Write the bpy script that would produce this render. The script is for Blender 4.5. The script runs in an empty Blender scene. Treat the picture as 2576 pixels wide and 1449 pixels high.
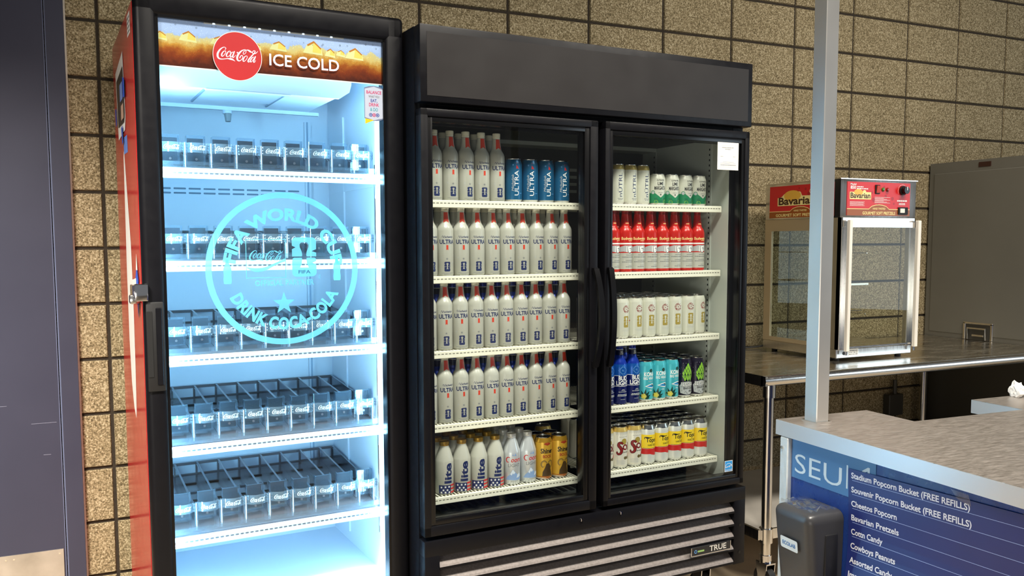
import bpy, bmesh, math, random
from mathutils import Vector, Matrix
from mathutils.geometry import tessellate_polygon
random.seed(7)
C = bpy.context.scene.collection
SC = bpy.context.scene
PI = math.pi
R = math.radians

# ------------------------------------------------------------------ camera
cam_d = bpy.data.cameras.new('camera')
cam = bpy.data.objects.new('camera', cam_d)
C.objects.link(cam)
SC.camera = cam
cam.location = (-0.0023, -3.4924, 1.4400)
cam.rotation_euler = (R(85.4463), R(0.1443), R(-24.9186))
cam_d.sensor_width = 36.0
cam_d.lens = 2173.234 / 2576 * 36
cam_d.shift_x = 11.78 / 2576
cam_d.shift_y = 58.30 / 2576
cam_d.clip_start = 0.02

# ------------------------------------------------------------------ light and exposure
SC.view_settings.view_transform = 'Standard'
SC.view_settings.look = 'None'
SC.view_settings.exposure = 0.0
SC.view_settings.gamma = 1.0
SC.view_settings.use_curve_mapping = False
W = bpy.data.worlds.new('world')
SC.world = W
W.use_nodes = True
W.node_tree.nodes['Background'].inputs[0].default_value = (0.95, 0.97, 1.0, 1)
W.node_tree.nodes['Background'].inputs[1].default_value = 0.20


def area(name, loc, target, sx, sy, power, col, spread=180):
    d = bpy.data.lights.new(name, 'AREA')
    d.shape = 'RECTANGLE'
    d.size, d.size_y = sx, sy
    d.energy = power
    d.color = col
    d.spread = R(spread)
    o = bpy.data.objects.new(name, d)
    C.objects.link(o)
    o.location = loc
    v = Vector(target) - Vector(loc)
    o.rotation_euler = v.to_track_quat('-Z', 'Y').to_euler()
    return o


# ceiling fixtures over the aisle, an added downlight at the left, and daylight from the open concourse behind the camera
area('overhead_light', (3.3, -2.6, 3.7), (3.4, -0.7, 0.0), 1.8, 0.5, 62, (1.0, 0.93, 0.82), 135)
area('overhead_light', (1.0, -2.5, 3.7), (1.1, -1.4, 0.0), 1.4, 0.4, 62, (1.0, 0.93, 0.82), 100)
area('overhead_light', (-0.9, -2.0, 3.0), (-0.25, -0.15, 0.0), 0.5, 0.3, 33, (1.0, 0.93, 0.82), 62)  # no known fixture; added to brighten the lower left wall
# light bounced up from the sunlit floor behind the camera, and sky light from the open right end
area('concourse_light', (-2.3, -5.4, 0.45), (1.0, 0.0, 1.0), 3.0, 0.9, 42, (1.0, 0.94, 0.84))
area('sky_light', (7.6, -4.4, 1.8), (3.0, -1.0, 1.2), 2.0, 2.2, 50, (0.72, 0.88, 1.0))


# ------------------------------------------------------------------ materials
def lin(c):
    def f(x):
        x /= 255.0
        return x / 12.92 if x <= 0.04045 else ((x + 0.055) / 1.055) ** 2.4
    return (f(c[0]), f(c[1]), f(c[2]), 1)


MATS = {}


def mat(name, rgb=(128, 128, 128), rough=0.5, metal=0.0, emit=0.0, ecol=None, coat=0.0, spec=0.5,
        noise=0.0, nscale=40.0, stretch=(1, 1, 1), bump=0.0, rvar=0.0):
    if name in MATS:
        return MATS[name]
    m = bpy.data.materials.new(name)
    m.use_nodes = True
    nt = m.node_tree
    b = nt.nodes['Principled BSDF']
    b.inputs['Base Color'].default_value = lin(rgb)
    b.inputs['Roughness'].default_value = rough
    b.inputs['Metallic'].default_value = metal
    b.inputs['Specular IOR Level'].default_value = spec
    if coat:
        b.inputs['Coat Weight'].default_value = coat
        b.inputs['Coat Roughness'].default_value = 0.08
    if emit:
        b.inputs['Emission Color'].default_value = lin(ecol or rgb)
        b.inputs['Emission Strength'].default_value = emit
    if noise or bump or rvar:
        tc = nt.nodes.new('ShaderNodeTexCoord')
        mp = nt.nodes.new('ShaderNodeMapping')
        mp.inputs['Scale'].default_value = stretch
        nz = nt.nodes.new('ShaderNodeTexNoise')
        nz.inputs['Scale'].default_value = nscale
        nz.inputs['Detail'].default_value = 6
        nt.links.new(tc.outputs['Object'], mp.inputs[0])
        nt.links.new(mp.outputs[0], nz.inputs['Vector'])
        if noise:
            cr = nt.nodes.new('ShaderNodeValToRGB')
            c = lin(rgb)
            cr.color_ramp.elements[0].position = 0.3
            cr.color_ramp.elements[1].position = 0.7
            cr.color_ramp.elements[0].color = (c[0] * (1 - noise), c[1] * (1 - noise), c[2] * (1 - noise), 1)
            cr.color_ramp.elements[1].color = (min(1, c[0] * (1 + noise)), min(1, c[1] * (1 + noise)), min(1, c[2] * (1 + noise)), 1)
            nt.links.new(nz.outputs['Fac'], cr.inputs[0])
            nt.links.new(cr.outputs[0], b.inputs['Base Color'])
        if rvar:
            mr = nt.nodes.new('ShaderNodeMapRange')
            mr.inputs[1].default_value = 0.3
            mr.inputs[2].default_value = 0.7
            mr.inputs[3].default_value = max(0.02, rough - rvar)
            mr.inputs[4].default_value = rough + rvar
            nt.links.new(nz.outputs['Fac'], mr.inputs[0])
            nt.links.new(mr.outputs[0], b.inputs['Roughness'])
        if bump:
            bp = nt.nodes.new('ShaderNodeBump')
            bp.inputs['Strength'].default_value = bump
            bp.inputs['Distance'].default_value = 0.002
            nt.links.new(nz.outputs['Fac'], bp.inputs['Height'])
            nt.links.new(bp.outputs[0], b.inputs['Normal'])
    MATS[name] = m
    return m


def glassy(name, tint=(1, 1, 1), refl=1.0, rough=0.0, ior=1.45, body=0.0, bodycol=(0.5, 0.5, 0.5)):
    """clear sheet: transparent body with a fresnel reflection, optional milky part"""
    if name in MATS:
        return MATS[name]
    m = bpy.data.materials.new(name)
    m.use_nodes = True
    nt = m.node_tree
    for n in list(nt.nodes):
        nt.nodes.remove(n)
    out = nt.nodes.new('ShaderNodeOutputMaterial')
    tr = nt.nodes.new('ShaderNodeBsdfTransparent')
    tr.inputs[0].default_value = (*tint, 1)
    gl = nt.nodes.new('ShaderNodeBsdfGlossy')
    gl.inputs['Roughness'].default_value = rough
    fr = nt.nodes.new('ShaderNodeFresnel')
    fr.inputs[0].default_value = ior
    mu = nt.nodes.new('ShaderNodeMath')
    mu.operation = 'MULTIPLY'
    ge = nt.nodes.new('ShaderNodeNewGeometry')
    fb = nt.nodes.new('ShaderNodeMath')
    fb.operation = 'MULTIPLY_ADD'
    fb.inputs[1].default_value = -refl
    fb.inputs[2].default_value = refl
    nt.links.new(ge.outputs['Backfacing'], fb.inputs[0])
    nt.links.new(fb.outputs[0], mu.inputs[1])
    nt.links.new(fr.outputs[0], mu.inputs[0])
    mu.use_clamp = True
    base = tr
    if body:
        df = nt.nodes.new('ShaderNodeBsdfDiffuse')
        df.inputs[0].default_value = (*bodycol, 1)
        tl = nt.nodes.new('ShaderNodeBsdfTranslucent')
        tl.inputs[0].default_value = (*bodycol, 1)
        ad = nt.nodes.new('ShaderNodeMixShader')
        ad.inputs[0].default_value = 0.5
        nt.links.new(df.outputs[0], ad.inputs[1])
        nt.links.new(tl.outputs[0], ad.inputs[2])
        mx = nt.nodes.new('ShaderNodeMixShader')
        mx.inputs[0].default_value = body
        nt.links.new(tr.outputs[0], mx.inputs[1])
        nt.links.new(ad.outputs[0], mx.inputs[2])
        base = mx
    ms = nt.nodes.new('ShaderNodeMixShader')
    nt.links.new(mu.outputs[0], ms.inputs[0])
    nt.links.new(base.outputs[0], ms.inputs[1])
    nt.links.new(gl.outputs[0], ms.inputs[2])
    nt.links.new(ms.outputs[0], out.inputs[0])
    MATS[name] = m
    return m


def block_mat():
    m = bpy.data.materials.new('split_aggregate_block')
    m.use_nodes = True
    nt = m.node_tree
    b = nt.nodes['Principled BSDF']
    b.inputs['Roughness'].default_value = 0.9
    b.inputs['Specular IOR Level'].default_value = 0.2
    tc = nt.nodes.new('ShaderNodeTexCoord')
    n1 = nt.nodes.new('ShaderNodeTexNoise')
    n1.inputs['Scale'].default_value = 185
    n1.inputs['Detail'].default_value = 3
    n1.inputs['Roughness'].default_value = 0.6
    v1 = nt.nodes.new('ShaderNodeTexVoronoi')
    v1.inputs['Scale'].default_value = 210
    n2 = nt.nodes.new('ShaderNodeTexNoise')
    n2.inputs['Scale'].default_value = 2.3
    n2.inputs['Detail'].default_value = 4
    for n in (n1, v1, n2):
        nt.links.new(tc.outputs['Object'], n.inputs['Vector'])
    cr = nt.nodes.new('ShaderNodeValToRGB')
    e = cr.color_ramp.elements
    e[0].position, e[0].color = 0.30, lin((80, 71, 51))
    e[1].position, e[1].color = 0.72, lin((230, 218, 188))
    k = e.new(0.47)
    k.color = lin((149, 134, 103))
    k = e.new(0.57)
    k.color = lin((180, 165, 132))
    nt.links.new(n1.outputs['Fac'], cr.inputs[0])
    mx = nt.nodes.new('ShaderNodeMixRGB')
    mx.blend_type = 'MULTIPLY'
    mx.inputs[0].default_value = 0.55
    cr2 = nt.nodes.new('ShaderNodeValToRGB')
    cr2.color_ramp.elements[0].position, cr2.color_ramp.elements[0].color = 0.0, (1, 1, 1, 1)
    cr2.color_ramp.elements[1].position, cr2.color_ramp.elements[1].color = 0.75, (0.55, 0.53, 0.49, 1)
    nt.links.new(v1.outputs['Distance'], cr2.inputs[0])
    nt.links.new(cr.outputs[0], mx.inputs[1])
    nt.links.new(cr2.outputs[0], mx.inputs[2])
    mx2 = nt.nodes.new('ShaderNodeMixRGB')
    mx2.blend_type = 'MULTIPLY'
    mx2.inputs[0].default_value = 0.35
    cr3 = nt.nodes.new('ShaderNodeValToRGB')
    cr3.color_ramp.elements[0].position, cr3.color_ramp.elements[0].color = 0.35, (0.72, 0.70, 0.66, 1)
    cr3.color_ramp.elements[1].position, cr3.color_ramp.elements[1].color = 0.65, (1, 1, 1, 1)
    nt.links.new(n2.outputs['Fac'], cr3.inputs[0])
    nt.links.new(mx.outputs[0], mx2.inputs[1])
    nt.links.new(cr3.outputs[0], mx2.inputs[2])
    nt.links.new(mx2.outputs[0], b.inputs['Base Color'])
    bp = nt.nodes.new('ShaderNodeBump')
    bp.inputs['Strength'].default_value = 0.8
    bp.inputs['Distance'].default_value = 0.003
    nt.links.new(n1.outputs['Fac'], bp.inputs['Height'])
    nt.links.new(bp.outputs[0], b.inputs['Normal'])
    return m


def cola_art_mat(zb, h):
    """printed picture: amber drink with bubbles under a pale blue sky band"""
    m = bpy.data.materials.new('printed_drink_picture')
    m.use_nodes = True
    nt = m.node_tree
    b = nt.nodes['Principled BSDF']
    b.inputs['Roughness'].default_value = 0.25
    tc = nt.nodes.new('ShaderNodeTexCoord')
    sp = nt.nodes.new('ShaderNodeSeparateXYZ')
    nt.links.new(tc.outputs['Object'], sp.inputs[0])
    nz = nt.nodes.new('ShaderNodeTexNoise')
    nz.inputs['Scale'].default_value = 24
    nz.inputs['Detail'].default_value = 10
    nz.inputs['Roughness'].default_value = 0.65
    nt.links.new(tc.outputs['Object'], nz.inputs['Vector'])
    mr = nt.nodes.new('ShaderNodeMapRange')
    mr.inputs[1].default_value = zb
    mr.inputs[2].default_value = zb + h
    nt.links.new(sp.outputs['Z'], mr.inputs[0])
    ad = nt.nodes.new('ShaderNodeMath')
    ad.operation = 'MULTIPLY_ADD'
    ad.inputs[1].default_value = 0.46
    nt.links.new(nz.outputs['Fac'], ad.inputs[0])
    nt.links.new(mr.outputs[0], ad.inputs[2])
    cr = nt.nodes.new('ShaderNodeValToRGB')
    e = cr.color_ramp.elements
    e[0].position, e[0].color = 0.10, lin((58, 22, 14))
    e[1].position, e[1].color = 0.98, lin((168, 190, 230))
    for p, c in ((0.30, (78, 30, 16)), (0.45, (118, 48, 18)), (0.58, (150, 78, 24)), (0.70, (186, 134, 52)), (0.80, (206, 186, 116)), (0.885, (196, 190, 146)), (0.90, (158, 180, 222))):
        k = e.new(p)
        k.color = lin(c)
    nt.links.new(ad.outputs[0], cr.inputs[0])
    vo = nt.nodes.new('ShaderNodeTexVoronoi')
    vo.inputs['Scale'].default_value = 210
    nt.links.new(tc.outputs['Object'], vo.inputs['Vector'])
    cb = nt.nodes.new('ShaderNodeValToRGB')
    cb.color_ramp.elements[0].position, cb.color_ramp.elements[0].color = 0.06, (2.2, 1.9, 1.4, 1)
    cb.color_ramp.elements[1].position, cb.color_ramp.elements[1].color = 0.22, (1, 1, 1, 1)
    nt.links.new(vo.outputs['Distance'], cb.inputs[0])
    mx = nt.nodes.new('ShaderNodeMixRGB')
    mx.blend_type = 'MULTIPLY'
    mx.inputs[0].default_value = 0.8
    nt.links.new(cr.outputs[0], mx.inputs[1])
    nt.links.new(cb.outputs[0], mx.inputs[2])
    nt.links.new(mx.outputs[0], b.inputs['Base Color'])
    nt.links.new(mx.outputs[0], b.inputs['Emission Color'])
    b.inputs['Emission Strength'].default_value = 0.20
    return m


def steel_top_mat():
    m = bpy.data.materials.new('scratched_stainless_top')
    m.use_nodes = True
    nt = m.node_tree
    b = nt.nodes['Principled BSDF']
    b.inputs['Metallic'].default_value = 0.85
    tc = nt.nodes.new('ShaderNodeTexCoord')
    mp = nt.nodes.new('ShaderNodeMapping')
    mp.inputs['Scale'].default_value = (3.5, 26, 1)
    mp.inputs['Rotation'].default_value = (0, 0, R(24))
    nz = nt.nodes.new('ShaderNodeTexNoise')
    nz.inputs['Scale'].default_value = 9
    nz.inputs['Detail'].default_value = 9
    nz.inputs['Roughness'].default_value = 0.7
    nt.links.new(tc.outputs['Object'], mp.inputs[0])
    nt.links.new(mp.outputs[0], nz.inputs['Vector'])
    cr = nt.nodes.new('ShaderNodeValToRGB')
    cr.color_ramp.elements[0].position, cr.color_ramp.elements[0].color = 0.30, lin((170, 162, 155))
    cr.color_ramp.elements[1].position, cr.color_ramp.elements[1].color = 0.76, lin((200, 192, 185))
    nt.links.new(nz.outputs['Fac'], cr.inputs[0])
    nt.links.new(cr.outputs[0], b.inputs['Base Color'])
    mr = nt.nodes.new('ShaderNodeMapRange')
    mr.inputs[1].default_value, mr.inputs[2].default_value = 0.3, 0.7
    mr.inputs[3].default_value, mr.inputs[4].default_value = 0.28, 0.52
    nt.links.new(nz.outputs['Fac'], mr.inputs[0])
    nt.links.new(mr.outputs[0], b.inputs['Roughness'])
    return m


M_BLOCK = block_mat()
M_MORTAR = mat('dark_mortar', (46, 38, 28), 0.95, noise=0.25, nscale=60)
M_BLACK = mat('black_powder_coat', (15, 15, 19), 0.40, spec=0.18, rvar=0.05, nscale=30)
M_BLACKM = mat('matte_black_plastic', (15, 15, 17), 0.55)
M_BLACKG = mat('glossy_black', (10, 10, 12), 0.25, spec=0.35)
M_HEADER = mat('dark_grey_panel', (42, 40, 40), 0.40, spec=0.3, rvar=0.05, nscale=8)
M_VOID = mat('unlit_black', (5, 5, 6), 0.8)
M_RED = mat('red_enamel', (190, 36, 38), 0.20, spec=0.7, rvar=0.03, nscale=12)
M_WHITE = mat('white_plastic', (236, 240, 240), 0.45)
M_CREAM = mat('cream_wire_coating', (236, 234, 214), 0.45)
M_INT = mat('white_cooler_liner', (228, 239, 250), 0.35, spec=0.4)
M_INTG = mat('grey_cooler_liner', (196, 202, 192), 0.4)
M_INTD = mat('shaded_cooler_back', (70, 74, 72), 0.5)  # unlit back, roof and floor of the liner; shade put into the colour
M_STEEL = mat('brushed_stainless', (224, 222, 218), 0.20, 1.0, noise=0.02, nscale=14, stretch=(12, 12, 0.6), rvar=0.04)
M_STEELH = mat('brushed_stainless_sheet', (232, 226, 214), 0.24, 1.0, noise=0.10, nscale=7, stretch=(1, 4, 1), rvar=0.10)
M_STEELT = steel_top_mat()
M_CHROME = mat('polished_chrome', (220, 220, 222), 0.10, 1.0)
M_ALU = mat('satin_aluminium', (232, 232, 228), 0.30, 0.35)
M_LID = mat('can_lid_metal', (196, 196, 192), 0.22, 1.0)
M_GREY = mat('grey_cabinet_paint', (112, 110, 102), 0.38, noise=0.05, nscale=3, rvar=0.05)
M_GREYD = mat('darker_grey', (60, 58, 52), 0.45)
M_NAVY = mat('navy_door_paint', (50, 52, 70), 0.5, spec=0.4, noise=0.05, nscale=4, rvar=0.05)
M_FLOOR = mat('polished_tan_concrete', (196, 176, 148), 0.45, noise=0.16, nscale=6, rvar=0.1)
M_LED = mat('led_white', (232, 250, 255), 0.4, emit=9.0, ecol=(214, 244, 255))
M_LIPGLOW = mat('shelf_lip_added_glow', (240, 250, 252), 0.35, emit=0.15, ecol=(205, 240, 255))  # white lip, no lamp; faint glow added for the strips' light on it
M_GLASS = glassy('door_glass', (0.96, 0.98, 0.98), 1.0)
M_CGLASS = glassy('display_glass', (0.95, 0.97, 0.95), 0.8)
M_CLEAR = glassy('clear_plastic', (0.80, 0.87, 0.92), 1.6, 0.06, body=0.05, bodycol=(0.7, 0.85, 0.95))
M_BAR = glassy('clear_bar_plastic', (0.88, 0.94, 0.97), 2.6, 0.05, body=0.10, bodycol=(0.75, 0.9, 0.98))
M_SMOKE = glassy('smoky_plastic', (0.66, 0.66, 0.70), 2.6, 0.14, body=0.34, bodycol=(0.46, 0.43, 0.45))
M_SMOKED = glassy('smoky_tray_plastic', (0.46, 0.45, 0.48), 2.4, 0.18, body=0.55, bodycol=(0.33, 0.30, 0.305))
M_WRAP = glassy('cling_wrap', (0.9, 0.9, 0.9), 2.0, 0.10, body=0.06, bodycol=(0.8, 0.8, 0.8))
M_CYAN = glassy('cyan_window_film', (0.36, 0.80, 0.92), 0.4, 0.3, body=0.74, bodycol=(0.22, 0.68, 0.84))


def ink(name, rgb, rough=0.4, metal=0.0):
    return mat('ink_' + name, rgb, rough, metal)


K_WHITE = ink('white', (240, 240, 236))
K_BLACK = ink('black', (18, 18, 24))
K_NAVY = ink('navy', (24, 38, 84))
K_RED = ink('red', (196, 38, 34))
K_ORED = ink('orange_red', (200, 62, 40))
K_GREY = ink('grey', (120, 122, 124))
K_LGREY = ink('light_grey', (178, 182, 182))
K_GOLD = ink('gold', (160, 140, 62))
K_YEL = ink('yellow', (238, 206, 40))
K_GREEN = ink('green', (28, 128, 84))
K_LGREEN = ink('lime_green', (140, 196, 60))
K_DGREEN = ink('dark_green', (16, 56, 44))
K_TEAL = ink('teal', (70, 170, 186))
K_BLUE = ink('blue', (34, 62, 160))
K_LBLUE = ink('light_blue', (92, 150, 210))
K_BROWN = ink('brown', (134, 70, 26))
K_CREAM = ink('cream', (246, 226, 150))
K_DKRED = ink('dark_red', (130, 24, 22))
K_PINK = ink('magenta', (206, 50, 110))


# ------------------------------------------------------------------ mesh builder
class MB:
    def __init__(self):
        self.v, self.f, self.m, self.s, self.mats = [], [], [], [], []

    def mi(self, m):
        if m not in self.mats:
            self.mats.append(m)
        return self.mats.index(m)

    def add(self, vs, fs, m, smooth=False):
        o = len(self.v)
        self.v += [tuple(p) for p in vs]
        k = self.mi(m)
        for f in fs:
            self.f.append(tuple(i + o for i in f))
            self.m.append(k)
            self.s.append(smooth)
        return self

    def box(self, x0, x1, y0, y1, z0, z1, m):
        x0, x1 = min(x0, x1), max(x0, x1)
        y0, y1 = min(y0, y1), max(y0, y1)
        z0, z1 = min(z0, z1), max(z0, z1)
        v = [(x0, y0, z0), (x1, y0, z0), (x1, y1, z0), (x0, y1, z0), (x0, y0, z1), (x1, y0, z1), (x1, y1, z1), (x0, y1, z1)]
        f = [(0, 3, 2, 1), (4, 5, 6, 7), (0, 1, 5, 4), (1, 2, 6, 5), (2, 3, 7, 6), (3, 0, 4, 7)]
        return self.add(v, f, m)

    def rbox(self, x0, x1, y0, y1, z0, z1, m, r=0.004, seg=2):
        bm = bmesh.new()
        bmesh.ops.create_cube(bm, size=1)
        for v in bm.verts:
            v.co = Vector(((x0 + x1) / 2 + v.co.x * abs(x1 - x0), (y0 + y1) / 2 + v.co.y * abs(y1 - y0), (z0 + z1) / 2 + v.co.z * abs(z1 - z0)))
        bmesh.ops.bevel(bm, geom=list(bm.edges), offset=r, segments=seg, profile=0.5, affect='EDGES')
        return self.bm(bm, m, True)

    def bm(self, bm, m, smooth=False):
        bm.verts.index_update()
        self.add([v.co[:] for v in bm.verts], [[v.index for v in f.verts] for f in bm.faces], m, smooth)
        bm.free()
        return self

    def tube(self, pts, r, m, seg=10, cap=True):
        pts = [Vector(p) for p in pts]
        n = len(pts)
        rs = r if isinstance(r, (list, tuple)) else [r] * n
        vs, fs = [], []
        up = None
        for i, p in enumerate(pts):
            d = (pts[min(i + 1, n - 1)] - pts[max(i - 1, 0)]).normalized()
            if up is None:
                up = Vector((0, 0, 1)) if abs(d.z) < 0.9 else Vector((1, 0, 0))
            a = d.cross(up)
            if a.length < 1e-6:
                a = d.cross(Vector((0, 1, 0)))
            a.normalize()
            up = a.cross(d).normalized()
            for k in range(seg):
                t = 2 * PI * k / seg
                vs.append(p + (a * math.cos(t) + up * math.sin(t)) * rs[i])
        for i in range(n - 1):
            for k in range(seg):
                k2 = (k + 1) % seg
                fs.append((i * seg + k, i * seg + k2, (i + 1) * seg + k2, (i + 1) * seg + k))
        self.add(vs, fs, m, True)
        if cap:
            self.add(vs[:seg], [tuple(range(seg))], m)
            self.add(vs[-seg:], [tuple(reversed(range(seg)))], m)
        return self

    def lathe(self, prof, seg, cx=0, cy=0):
        """prof: (r, z, material of the band above this point)"""
        base = len(self.v)
        for r, z, _ in prof:
            for k in range(seg):
                t = 2 * PI * k / seg
                self.v.append((cx + r * math.cos(t), cy + r * math.sin(t), z))
        for i in range(len(prof) - 1):
            mk = self.mi(prof[i][2])
            for k in range(seg):
                k2 = (k + 1) % seg
                self.f.append((base + i * seg + k, base + i * seg + k2, base + (i + 1) * seg + k2, base + (i + 1) * seg + k))
                self.m.append(mk)
                self.s.append(True)
        for idx, rev in ((0, True), (len(prof) - 1, False)):
            if prof[idx][0] > 1e-5:
                ring = [base + idx * seg + k for k in range(seg)]
                self.f.append(tuple(reversed(ring)) if rev else tuple(ring))
                self.m.append(self.mi(prof[idx][2] or prof[idx - 1][2]))
                self.s.append(False)
        return self

    def prism(self, poly, axis, a, b, m, smooth=False):
        """poly in the two remaining axes (cyclic order), extruded a..b on axis"""
        def P(p, h):
            if axis == 'x':
                return (h, p[0], p[1])
            if axis == 'y':
                return (p[0], h, p[1])
            return (p[0], p[1], h)
        n = len(poly)
        vs = [P(p, a) for p in poly] + [P(p, b) for p in poly]
        tri = tessellate_polygon([[Vector((p[0], p[1], 0)) for p in poly]])
        fs = [tuple(t) for t in tri] + [tuple(i + n for i in reversed(t)) for t in tri]
        fs += [(i, (i + 1) % n, (i + 1) % n + n, i + n) for i in range(n)]
        bm = bmesh.new()
        bv = [bm.verts.new(v) for v in vs]
        for f in fs:
            try:
                bm.faces.new([bv[i] for i in f])
            except ValueError:
                pass
        bmesh.ops.recalc_face_normals(bm, faces=list(bm.faces))
        return self.bm(bm, m, smooth)

    def build(self, name, parent=None, loc=None, rot=None, sharp=35):
        me = bpy.data.meshes.new(name)
        me.from_pydata(self.v, [], self.f)
        for m in self.mats:
            me.materials.append(m)
        me.polygons.foreach_set('material_index', self.m)
        me.polygons.foreach_set('use_smooth', self.s)
        me.update()
        if any(self.s):
            me.set_sharp_from_angle(angle=R(sharp))
        o = bpy.data.objects.new(name, me)
        C.objects.link(o)
        if parent:
            o.parent = parent
        if loc:
            o.location = loc
        if rot:
            o.rotation_euler = rot
        return o


def thing(name, label, cat, loc=(0, 0, 0), rz=0.0, group=None):
    o = bpy.data.objects.new(name, None)
    o.empty_display_size = 0.05
    C.objects.link(o)
    o.location = loc
    o.rotation_euler = (0, 0, rz)
    return tag(o, label, cat, group)


def tag(o, label=None, cat=None, group=None, kind=None):
    if label:
        o['label'] = label
    if cat:
        o['category'] = cat
    if group:
        o['group'] = group
    if kind:
        o['kind'] = kind
    return o


def dup(root, loc, rz, label, group=None):
    r = root.copy()
    C.objects.link(r)
    r.location = loc
    r.rotation_euler = (0, 0, rz)
    r['label'] = label
    if group:
        r['group'] = group
    for ch in list(root.children):
        c = ch.copy()
        C.objects.link(c)
        c.parent = r
        for g in list(ch.children):
            d = g.copy()
            C.objects.link(d)
            d.parent = c
    return r


# ------------------------------------------------------------------ lettering and printed shapes
_TX = {}


def text2d(s, bold=0.0):
    key = (s, bold)
    if key in _TX:
        return _TX[key]
    cu = bpy.data.curves.new('lettering', 'FONT')
    cu.body = s
    cu.size = 1
    cu.resolution_u = 3
    cu.offset = bold
    ob = bpy.data.objects.new('lettering', cu)
    C.objects.link(ob)
    me = bpy.data.meshes.new_from_object(ob.evaluated_get(bpy.context.evaluated_depsgraph_get()))
    vs = [(v.co.x, v.co.y) for v in me.vertices]
    fs = [tuple(p.vertices) for p in me.polygons]
    bpy.data.objects.remove(ob)
    bpy.data.curves.remove(cu)
    bpy.data.meshes.remove(me)
    _TX[key] = (vs, fs)
    return _TX[key]


_h = text2d('H')[0]
CAP = max(p[1] for p in _h) - min(p[1] for p in _h)


def catmull(pts, n=6):
    out = []
    P = [pts[0]] + list(pts) + [pts[-1]]
    for i in range(1, len(P) - 2):
        p0, p1, p2, p3 = P[i - 1], P[i], P[i + 1], P[i + 2]
        for k in range(n):
            t = k / n
            out.append(tuple(0.5 * (2 * b + (c - a) * t + (2 * a - 5 * b + 4 * c - d) * t * t + (3 * b - a - 3 * c + d) * t ** 3)
                             for a, b, c, d in zip(p0, p1, p2, p3)))
    out.append(tuple(pts[-1]))
    return out


# script lettering traced as pen strokes: (x, y, width), y up, cap height about 1
def _s(l):
    return [((x - 190) / 400.0, (900 - (y - 0.086 * (x - 190))) / 400.0, w / 400.0) for x, y, w in l]


SCRIPT = [_s(l) for l in (
    [(455, 550, 26), (482, 512, 16), (445, 478, 16), (380, 492, 26), (300, 555, 42), (238, 650, 54), (222, 730, 58), (242, 800, 52), (295, 838, 36), (380, 844, 24), (520, 828, 26), (610, 838, 54), (680, 858, 46), (752, 908, 5)],
    [(470, 590, 16), (405, 610, 26), (352, 690, 38), (350, 745, 34), (382, 755, 20), (440, 700, 16), (474, 630, 18), (466, 586, 14)],
    [(600, 655, 28), (618, 605, 16), (565, 605, 24), (503, 685, 38), (492, 745, 36), (520, 772, 22), (580, 740, 14), (632, 690, 12)],
    [(705, 622, 14), (645, 650, 26), (608, 735, 36), (622, 785, 24), (670, 740, 14), (722, 652, 12)],
    [(742, 598, 30), (695, 715, 38), (682, 785, 34), (722, 780, 16), (778, 712, 8)],
    [(812, 648, 34), (850, 632, 34)],
    [(1048, 672, 14), (1022, 690, 18), (1006, 655, 18), (1045, 590, 18), (1092, 578, 18), (1092, 632, 16), (1048, 686, 12)],
    [(1110, 560, 14), (1060, 546, 18), (965, 582, 36), (872, 672, 52), (822, 770, 58), (826, 858, 52), (872, 894, 36), (930, 872, 20), (982, 810, 18), (988, 742, 22), (942, 732, 22), (905, 790, 30), (900, 815, 20)],
    [(1095, 565, 12), (1160, 560, 36), (1230, 602, 52), (1296, 636, 10)],
    [(1120, 738, 16), (1060, 758, 26), (1006, 840, 38), (1002, 898, 34), (1038, 906, 20), (1098, 850, 16), (1132, 775, 18), (1118, 736, 14)],
    [(1470, 585, 6), (1420, 640, 22), (1360, 665, 26), (1308, 660, 22), (1296, 620, 18), (1336, 578, 22), (1382, 590, 24), (1350, 655, 28), (1270, 740, 34), (1186, 838, 38), (1152, 908, 38), (1182, 930, 20), (1230, 872, 10)],
    [(1345, 768, 14), (1285, 795, 26), (1228, 880, 36), (1238, 930, 24), (1285, 892, 14), (1350, 795, 12)],
    [(1392, 748, 30), (1340, 868, 38), (1326, 928, 34), (1365, 925, 16), (1398, 865, 8)],
)]
SCRIPT_W = (1480 - 190) / 400.0


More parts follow.
